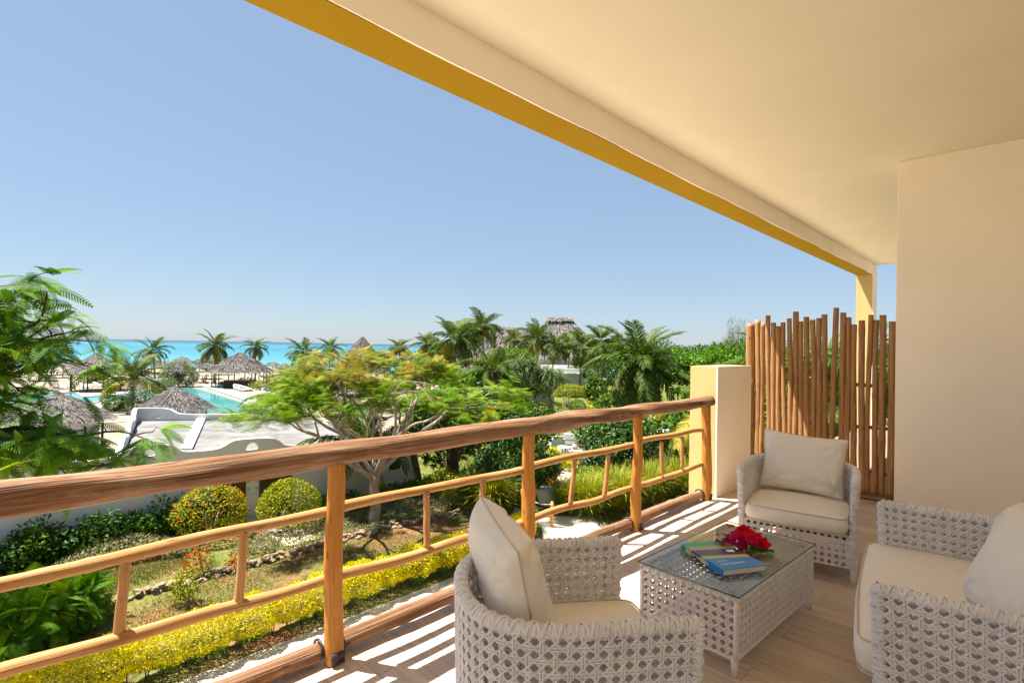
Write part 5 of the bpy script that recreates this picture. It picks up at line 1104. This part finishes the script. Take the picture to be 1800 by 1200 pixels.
# green belt behind: trees one can tell apart
belt = [((43.658, 66.773, 0.000), 3.0, 1.6, 3.0, 'mid', 'rounded green tree under the single palm by the pointed roof'), ((41.401, 57.680, 0.000), 3.0, 1.8, 3.2, 'mid', 'green tree at the seaward end of the grove'), ((38.918, 48.817, 0.000), 2.8, 1.7, 3.0, 'mid', 'green tree under the dense palm crown'), ((32.820, 37.918, 0.000), 2.2, 1.4, 3.2, 'grape', 'bright green tree behind the flame tree branches'), ((43.133, 44.557, 0.000), 3.0, 1.8, 4.0, 'mid', 'layered green tree in front of the long thatched wing'), ((49.862, 49.131, 0.000), 3.0, 1.3, 5.2, 'grape', 'flat-topped bright green tree below the antennas'),
        ((24.202, 32.411, 0.000), 2.0, 1.3, 2.4, 'mid', 'green bush behind the right branches of the flame tree'), ((28.267, 31.146, 0.000), 2.4, 1.2, 1.9, 'grape', 'yellow-green bush with blossoms behind the glossy shrubs'), ((68.909, 49.787, 0.000), 3.4, 2.2, 3.6, 'mid', 'dark green tree at the right flank of the lodge'), ((63.780, 40.753, 0.000), 3.2, 2.4, 4.2, 'mid', 'green tree behind the large palm crown'), ((59.378, 33.828, 0.000), 3.4, 2.4, 4.0, 'mid', 'dense green tree right of the large palm'),
        ((33.530, 17.297, 0.000), 2.2, 1.5, 5.4, 'grape', 'bright sea grape tree right of the large palm crown'), ((32.058, 14.520, 0.000), 2.3, 1.5, 5.6, 'grape', 'bright sea grape tree above the low pier'), ((31.520, 12.220, 0.000), 2.2, 1.7, 5.3, 'grape', 'bright sea grape tree left of the pole screen'), ((32.090, 10.223, 0.000), 2.4, 1.8, 5.0, 'grape', 'sea grape tree seen through the left poles'), ((33.790, 8.505, 0.000), 2.4, 1.9, 4.8, 'grape', 'sea grape tree seen through the middle poles'), ((35.603, 6.672, 0.000), 2.4, 1.9, 4.6, 'grape', 'sea grape tree seen through the right poles'), ((25.821, 12.293, 0.000), 1.6, 1.8, 3.1, 'mid', 'dark bush behind the yellowing palm'), ((48.624, 19.105, 0.000), 3.5, 2.2, 5.0, 'mid', 'dark tree behind the sea grapes'), ((66.220, 18.384, 0.000), 5, 2.6, 5.0, 'mid', 'dark tree far behind the pole screen'),
        ((49.220, 35.562, 0.000), 1.2, 1.4, 2.2, 'mid', 'green bush at the corner of the finned white building'), ((47.425, 43.063, 0.000), 2.6, 1.6, 2.6, 'mid', 'grey-green bush in front of the pale garden wall'), ((42.150, 28.490, 0.000), 1.6, 1.0, 1.4, 'mid', 'low green bush along the sandy path')]
belt += [((63.317, 83.871, 0.000), 5.0, 2.4, 5.0, 'mid', 'far dark tree left of the long thatched wing'), ((91.455, 66.810, 0.000), 5.0, 3.2, 5.5, 'mid', 'far dark tree at the right end of the lodge roof'), ((94.143, 61.250, 0.000), 5.0, 3.0, 5.4, 'mid', 'far dark tree behind the thin casuarina'), ((96.756, 55.767, 0.000), 5.0, 3.0, 5.4, 'mid', 'far dark tree seen right of the large palm'), ((97.494, 49.334, 0.000), 5.0, 3.0, 5.4, 'mid', 'far dark tree behind the first sea grape'), ((97.900, 43.238, 0.000), 5.0, 3.0, 5.4, 'mid', 'far dark tree below the wispy casuarina'), ((97.973, 37.477, 0.000), 5.0, 3.0, 5.4, 'mid', 'far dark tree left of the tallest casuarina branch'),
         ((81.488, 17.172, 0.000), 5.0, 3.0, 5.2, 'mid', 'far dark tree behind the right half of the pole screen'), ((80.821, 12.159, 0.000), 5.0, 3.0, 5.2, 'mid', 'far dark tree behind the column')]
for k, (p, rx, rz_, zc, mt, lb) in enumerate(belt): shrub('broadleaf_tree', lb, 'tree', p, (rx, rx, rz_), int(1300 * rx), .34 if rx > 4 else .30 if zc < 5 or rx > 3 else .24, mt, 'oval', 300 + k, 'trees of the grove', zc, .36, .5, 5, .09, rosette=5)
cz = thing('casuarina_tree', 'wispy casuarina tree rising above the greenery left of the pole screen', 'tree', (62.618, 24.866, 0.000)); foliage('crown', cz, 'casu', 3800, (2.3, 2.0, 2.5), .42, 'blade', (0, 0, 7.9), 9, .32, .2, -1, 1.0, .7); MB().tube(path((0, 0, -.02), (.2, 0, 9.2), 8, .1, 1), np.linspace(.2, .05, 8), 7).build('trunk', 'bark', cz, True)
cz2 = thing('casuarina_tree', 'thin casuarina tree with bare twigs between the lodge and the large palm', 'tree', (74.849, 49.470, 0.000)); foliage('crown', cz2, 'casu', 1800, (2.6, 2.0, 2.4), .5, 'blade', (0, 0, 7.6), 19, .32, .2, -1, 1.0, .7); MB().tube(path((0, 0, -.02), (.2, 0, 9.2), 8, .1, 1), np.linspace(.2, .05, 8), 7).build('trunk', 'bark', cz2, True)
# clipped bushes
shrub('round_bush', 'clipped ball-shaped bush with orange flowers left of the brown doors', 'bush', (5.814, 20.233, 0.000), (1.16, 1.1, .92), 5200, .085, 'ixora', 'oval', 21, 'clipped ball bushes', .88, .035, .82, 5, .04, ('orange', 480, .07))
shrub('round_bush', 'clipped ball-shaped yellow-green bush right of the brown doors', 'bush', (8.226, 19.522, 0.000), (1.08, 1.05, .90), 5000, .085, 'ixora', 'oval', 22, 'clipped ball bushes', .86, .035, .82, 5, .04)
shrub('round_bush', 'wide clipped umbrella-shaped bush by the finned white building', 'bush', (47.181, 37.623, 0.000), (2.1, 2.0, 1.05), 4200, .14, 'ixora', 'oval', 23, 'clipped bushes on the far lawn', 1.65, .08, .8, 6, .07, None, -.3)
shrub('round_bush', 'small dark clipped bush on the far lawn', 'bush', (43.955, 33.774, 0.000), (.85, .85, .75), 1800, .12, 'mid', 'oval', 24, 'clipped bushes on the far lawn', .72, .08, .8, 4, .04)
# shrubs along the white wall
wl = [(8, 958, .55), (38, 955, .5), (72, 952, .6), (105, 948, .62), (140, 945, .72), (168, 940, .6), (195, 938, .62), (222, 932, .6), (248, 930, .66), (275, 926, .6), (300, 922, .64), (325, 920, .55)]
WP = [(0.752, 23.170, 0.000), (1.139, 22.941, 0.000), (1.564, 22.808, 0.000), (1.964, 22.572, 0.000), (2.396, 22.308, 0.000), (2.803, 22.274, 0.000), (3.242, 22.152, 0.000), (3.663, 22.052, 0.000), (4.085, 21.885, 0.000), (4.499, 21.805, 0.000), (4.925, 21.722, 0.000), (5.317, 21.600, 0.000), (0.268, 23.304, 0.000)]
for k, p in enumerate(WP): shrub('wall_shrub', 'leafy green shrub in the row along the white wall', 'shrub', (p[0], min(p[1], 20.9), 0), (.66, .5, .52 + .2 * ((k * 7) % 4) / 3), 900, .13, 'mid' if k % 3 else 'glossy', 'oval', 400 + k, 'shrubs along the white wall', None, .3, .4, 4, .02)
for k, p in enumerate(((9.833, 19.934, 0.000), (10.846, 20.006, 0.000), (12.751, 19.689, 0.000), (13.587, 19.630, 0.000), (14.477, 19.804, 0.000))): shrub('wall_shrub', 'low green shrub by the wall right of the clipped bushes', 'shrub', (p[0], min(p[1], 20.9), 0), (.6, .5, .42), 700, .12, 'mid', 'oval', 430 + k, 'low shrubs right of the doors', None, .3, .4, 4, .02)
# lantana ground cover
def cover(name, poly_fn, n, hmax, mat, size, seed, leaf='oval', label=None, cat=None):
    g = np.random.default_rng(seed); XY = poly_fn(g, n); h = np.zeros(len(XY))
    for _ in range(6): k = g.normal(size=2) * 1.6; h += np.cos(XY @ k + g.uniform(0, 6))
    h = hmax * np.clip(.55 + .22 * h, .12, 1.1); z = h * (g.random(len(XY)) ** .45) + .02; P = np.concatenate([XY, z[:, None]], 1); d = unit(g.normal(size=P.shape) + np.array([0, 0, .35])); tv, tf = LEAF[leaf]
    V, F, va = inst(tv, tf, P, frames(d, np.array([0, 0, 1.]) + g.normal(size=P.shape) * .4), size * g.uniform(.6, 1.3, len(P)), g.random(len(P))); return V, F, va
def quad_fn(a, b, c, d):
    a, b, c, d = [np.array(q[:2]) for q in (a, b, c, d)]
    return lambda g, n: (lambda u, v: a * ((1 - u) * (1 - v)) + b * (u * (1 - v)) + c * (u * v) + d * ((1 - u) * v))(g.random((n, 1)), g.random((n, 1)))
lt = thing('lantana_bed', 'grey-green lantana ground cover with tiny mauve flowers below the wall shrubs', 'ground cover', (0, 0, 0)); 
V, F, va = cover('l', quad_fn((-0.074, 20.446, 0.000), (5.037, 18.914, 0.000), (5.321, 20.684, 0.000), (-0.100, 23.047, 0.000)), 15000, .55, 'lantana', .09, 1); stuff(mk('foliage', V, F, 'lantana', lt, False, None, va))
M['mauve'] = leafmat('mauve_petal', [(0, (.35, .22, .32)), (1, (.5, .38, .48))]); V, F, va = cover('l', quad_fn((-0.074, 20.446, 0.000), (5.037, 18.914, 0.000), (5.321, 20.684, 0.000), (-0.100, 23.047, 0.000)), 900, .62, 'mauve', .05, 1); stuff(mk('flowers', V, F, 'mauve', lt, False, None, va))
lt2 = thing('lantana_bed', 'dry grey-green ground cover around the foot of the flame tree', 'ground cover', (0, 0, 0))
V, F, va = cover('l', quad_fn((5.535, 17.553, 0.000), (14.447, 16.776, 0.000), (15.346, 19.034, 0.000), (6.571, 19.178, 0.000)), 12000, .38, 'lantana', .085, 3); stuff(mk('foliage', V, F, 'lantana', lt2, False, None, va))
# golden hedge
hd = thing('golden_hedge', 'low bright yellow hedge running along the paved path', 'hedge', (0, 12.55, 0)); g = np.random.default_rng(6); n = 120000; X = g.uniform(-6, 13.7, n)
th = g.uniform(0, 2 * math.pi, n); rr = np.sqrt(g.random(n)) ; lump = 1 + .20 * np.sin(X * 3.3) * np.sin(X * 1.1 + 2) + .12 * np.sin(X * 7.1 + 1) + .08 * np.sin(X * 13.7); rr = .55 + .45 * rr
P = np.stack([X, .50 * lump * rr * np.cos(th), .62 + .40 * lump * rr * np.sin(th)], 1); d = unit(np.stack([g.normal(size=n) * .6, np.cos(th), np.sin(th) + .4], 1) + g.normal(size=(n, 3)) * .6); tv, tf = LEAF['oval']
low = P[:, 2] < .36; 
V, F, va = inst(tv, tf, P[~low], frames(d[~low], np.array([0, 0, 1.]) + g.normal(size=(int((~low).sum()), 3)) * .5), .052 * g.uniform(.6, 1.3, int((~low).sum())), g.random(int((~low).sum()))); stuff(mk('golden_leaves', V, F, 'yellowhedge', hd, False, None, va))
V, F, va = inst(tv, tf, P[low], frames(d[low], np.array([0, 0, 1.]) + g.normal(size=(int(low.sum()), 3)) * .5), .062 * g.uniform(.6, 1.3, int(low.sum())), g.random(int(low.sum()))); stuff(mk('green_leaves', V, F, 'mid', hd, False, None, va))
for k in range(56): x = -5.9 + .35 * k; mb = MB(); [mb.tube(path((x, 0, -.02), (x + g.normal() * .08, g.normal() * .1, .5), 4, .01, k * 3 + j), .014, 4) for j in range(2)]; mb.build('stem', 'darkbark', hd, True)
def hedge_bit(label, a, b, w, h, n, seed, mat='yellowhedge', lsz=.09):
    a, b = np.array(a), np.array(b); t = thing('clipped_hedge', label, 'hedge', a, 0, 'short clipped hedges'); g = np.random.default_rng(seed); u = g.random((n, 1)); dr = b - a; L_ = np.linalg.norm(dr); nn_ = np.array([-dr[1], dr[0], 0]) / L_
    P = dr * u + nn_ * (g.uniform(-1, 1, (n, 1)) * w / 2) + np.array([0, 0, 1]) * (h * g.random((n, 1)) ** .5); d = unit(g.normal(size=P.shape) + np.array([0, 0, .5])); tv, tf = LEAF['oval']; V, F, va = inst(tv, tf, P, frames(d, np.array([0, 0, 1.]) + 0 * d), lsz * g.uniform(.7, 1.3, n), g.random(n)); stuff(mk('foliage', V, F, mat, t, False, None, va)); mb = MB()
    for k in range(6): q = dr * (k + .5) / 6; mb.tube([q + [0, 0, -.02], q + [0, 0, h * .8]], .015, 4)
    mb.build('stem', 'darkbark', t, True)
hedge_bit('short yellow hedge beside the lawn seats', (25.459, 21.271, 0.000), (22.809, 17.719, 0.000), .7, .6, 3600, 1); hedge_bit('thin yellow hedge lining the far sandy path', (40.941, 29.711, 0.000), (58.956, 42.784, 0.000), .7, .8, 3600, 2); hedge_bit('yellow-green hedge behind the lawn seats', (32.512, 24.555, 0.000), (33.906, 22.774, 0.000), .8, .8, 2600, 3, 'ixora')
hedge_bit('green hedge below the layered trees', (32.342, 34.136, 0.000), (35.025, 32.847, 0.000), 1.2, 1.3, 3600, 4, 'ixora', .14)
# feathery stems
def feathery(label, loc, h, spread, n, seed, mat='fine', name='feathery_bush', group='feathery garden bushes'):
    t = thing(name, label, 'bush', loc, 0, group); g = np.random.default_rng(seed); a = g.uniform(0, 6.28, n); r0 = spread * .35 * np.sqrt(g.random(n)); P = np.stack([np.cos(a) * r0, np.sin(a) * r0, g.uniform(0, h * .75, n)], 1); d = unit(np.stack([np.cos(a) * .8, np.sin(a) * .8, np.full(n, .9)], 1) + g.normal(size=(n, 3)) * .45)
    P[:, :2] += d[:, :2] * (P[:, 2:3] * spread / h * .55)
    tv = np.array([(0, .012, 0), (0, -.012, 0), (.6, .012, .05), (.6, -.012, .05), (1, 0, -.12)]); tf = np.array([(0, 1, 3), (0, 3, 2), (2, 3, 4)]); V, F, va = inst(tv, tf, P, frames(d, np.array([0, 0, 1.]) + 0 * d), h * .55 * g.uniform(.6, 1.2, n), g.random(n)); stuff(mk('foliage', V, F, mat, t, False, None, va)); stems('stem', t, 6, h * .8, spread * .5, .015, 'bark', seed)
FB = [((17.566, 12.969, 0.000), 1.5, 1.2), ((17.338, 13.671, 0.000), 1.2, .9), ((19.310, 12.625, 0.000), 1.5, 1.3), ((21.303, 12.294, 0.000), 1.5, 1.3), ((22.962, 11.783, 0.000), 1.6, 1.4), ((24.536, 11.283, 0.000), 1.6, 1.3), ((14.730, 15.524, 0.000), 1.5, 1.0), ((14.968, 16.834, 0.000), 1.3, .9), ((23.324, 14.435, 0.000), 1.2, 1.0)]
FL = ['feathery yellow-green bush at the inner end of the cream slabs', 'small feathery bush left of the cream slabs by the boulder', 'feathery bush right of the grass beyond the slabs', 'feathery bush in front of the frangipani', 'wide feathery bush left of the low pier', 'feathery bush touching the low pier', 'feathery bush right of the stone edging end', 'feathery bush on top of the stone edging', 'feathery bush behind the third railing post']
for k, ((p, h_, s_), lb) in enumerate(zip(FB, FL)): feathery(lb, p, h_, s_, 2600, 500 + k)
lows_ = [((20.862, 14.927, 0.000), (.9, .8, .6), 'grape', 'pale green leafy bush behind the feathery bushes'), ((26.545, 13.476, 0.000), (1.3, 1.0, .75), 'grape', 'pale green leafy bush next to the low pier'), ((28.383, 13.233, 0.000), (1.2, 1.0, .8), 'grape', 'pale green leafy bush behind the low pier edge'), ((14.598, 17.707, 0.000), (.8, .7, .55), 'ixora', 'yellow-green bush near the corner of the white building'), ((15.229, 19.515, 0.000), (.7, .7, .6), 'ixora', 'pale yellow bush under the leaning dark trunk'), ((16.700, 18.602, 0.000), (.8, .8, .9), 'mid', 'thin leafy bush in front of the thick dark trunk'), ((17.805, 17.627, 0.000), (.9, .8, .6), 'ixora', 'yellow-green bush behind the bamboo bollards'), ((17.948, 16.479, 0.000), (.8, .7, .5), 'grape', 'pale bush behind the white boulder'), ((20.070, 17.289, 0.000), (.6, .6, .4), 'croton', 'reddish low bush beside the far slab')]
for k, (p, r_, mt, lb) in enumerate(lows_): shrub('garden_bush', lb, 'bush', p, r_, 1500, .11, mt, 'oval', 520 + k, 'mixed garden bushes', None, .28, .4, 4, .02)
# left corner: fern-leaved shrubs, croton, spiky plant
shrub('fern_shrub', 'bright fern-leaved shrub at the stone edging', 'shrub', (1.486, 16.041, 0.000), (.85, .8, .62), 620, .48, 'flamnear', 'featherfine', 31, 'fern-leaved shrubs', .55, .25, .3, 5, .02)
shrub('fern_shrub', 'large fern-leaved shrub left of the stone edging', 'shrub', (0.612, 15.619, 0.000), (1.0, .9, .7), 700, .48, 'flamnear', 'featherfine', 32, 'fern-leaved shrubs', .6, .25, .3, 5, .02)
shrub('croton_bush', 'red and orange leaved croton bush on the stone edging', 'bush', (4.620, 17.301, 0.000), (.36, .34, .38), 420, .13, 'croton', 'long', 33, 'colourful plants on the edging', .42, .2, .3, 4, .015)
shrub('croton_bush', 'green croton bush with orange tips in front of the edging', 'bush', (3.875, 15.581, 0.000), (.34, .32, .42), 420, .13, 'ixora', 'long', 34, 'colourful plants on the edging', .48, .2, .3, 5, .015)
shrub('croton_bush', 'small orange-leaved plant beside the first baluster', 'bush', (5.583, 16.944, 0.000), (.25, .25, .25), 200, .12, 'croton', 'long', 37, 'colourful plants on the edging', .24, .2, .3, 4, .012)
feathery('yellow upright strappy plant behind the fern-leaved shrub', (1.771, 17.231, 0.000), .75, .5, 260, 35, 'yellowhedge', 'strappy_plant')
feathery('small green leafy plant beside the croton', (4.999, 17.055, 0.000), .55, .5, 300, 36, 'grape', 'strappy_plant')
for k, (p, s_, lb) in enumerate((((9.466, 61.953, 0.000), 1.25, 'low flowering bush on the pool island'), ((10.360, 58.137, 0.000), 1.1, 'oleander bush left of the short palm by the pool'), ((13.873, 64.686, 0.000), 1.2, 'oleander bush beside the pool parasol'), ((19.950, 89.324, 0.000), 1.5, 'round bush left of the parasol behind the pool'), ((21.713, 88.230, 0.000), 1.5, 'round bush right of the parasol behind the pool'), ((27.842, 117.240, 0.000), 2.2, 'bright green bush on the sand near the sea'), ((36.025, 130.081, 0.000), 2.2, 'low green bush near the tide line'), ((4.655, 79.764, 0.000), 1.1, 'flowering bush at the left pool edge'), ((2.856, 60.576, 0.000), .8, 'small bush beside the wide thatched hut'), ((12.963, 104.260, 0.000), 2.0, 'flame-flowered bush in front of the stepped pavilion'))):
    shrub('pool_bush', lb, 'bush', p, (s_, s_, s_ * (1.25 if k in (1, 2, 3, 4) else .6)), 2800, .22 if k > 2 else .15, 'mid' if k in (0, 5, 6, 9) else 'pandan', 'oval', 560 + k, 'bushes around the pool', None, .25, .4, 4, .04, ('orange', 40, .2) if k in (9,) else None)
hb = [(25.418, 81.108, 0.000), (25.774, 74.376, 0.000), (25.914, 70.368, 0.000), (28.136, 72.816, 0.000)]
for k, p in enumerate(hb): shrub('pool_bush', 'low grey-green hedge plant between the bar and the pool deck', 'bush', (p[0] + 3, p[1] + 3, 0), (1.8, 1.2, .7), 700, .25, 'ixora' if k % 2 else 'lantana', 'oval', 580 + k, 'hedge plants by the bar', None, .2, .4, 3, .03)
# grass
g = np.random.default_rng(8)
def grass(name, fn, n, hgt, seed, label, z=0.0, mat='grass'):
    g = np.random.default_rng(seed); XY = fn(g, n); nz = np.sin(XY[:, 0] * 1.3 + 1.7 * np.sin(XY[:, 1] * .9)) + np.sin(XY[:, 1] * 2.1 + 1.1 * np.sin(XY[:, 0] * .7)) + g.normal(size=n) * .6; XY = XY[nz > -.55]; n = len(XY)
    P = np.concatenate([XY, np.full((n, 1), z)], 1); d = unit(g.normal(size=P.shape) * .55 + np.array([0, 0, 1.])); tv = np.array([(0, .12, 0), (0, -.12, 0), (1, 0, 0)]); tf = np.array([(0, 1, 2)]); V, F, va = inst(tv, tf, P, frames(d, g.normal(size=P.shape)), hgt * g.uniform(.5, 1.3, n), np.clip(g.normal(.5, .25, n) + .12 * nz[nz > -.55] * 0, 0, 1)); o = stuff(mk(name, V, F, mat, None, False, None, va)); return tag(o, label, 'grass')
grass('grass', quad_fn((-6, 13.0), (14.6, 13.0), (14.2, 17.2), (-6, 16.2)), 90000, .06, 1, 'patchy half-dry grass between the yellow hedge and the stone edging')
grass('grass', quad_fn((-0.044, 17.484, 0.000), (4.391, 17.256, 0.000), (4.843, 19.092, 0.000), (-0.074, 20.446, 0.000)), 22000, .07, 2, 'dry grass strip between lantana and stone edging')
grass('grass', quad_fn((16.550, 11.631, 0.000), (16.697, 10.298, 0.000), (19.888, 12.431, 0.000), (18.170, 13.127, 0.000)), 14000, .11, 3, 'bright grass beside the cream slabs', .004)
grass('grass', quad_fn((15.6, 20), (24, 14), (44, 26), (22, 34)), 90000, .07, 4, 'mown green grass of the lawn around the garden seats', .004)
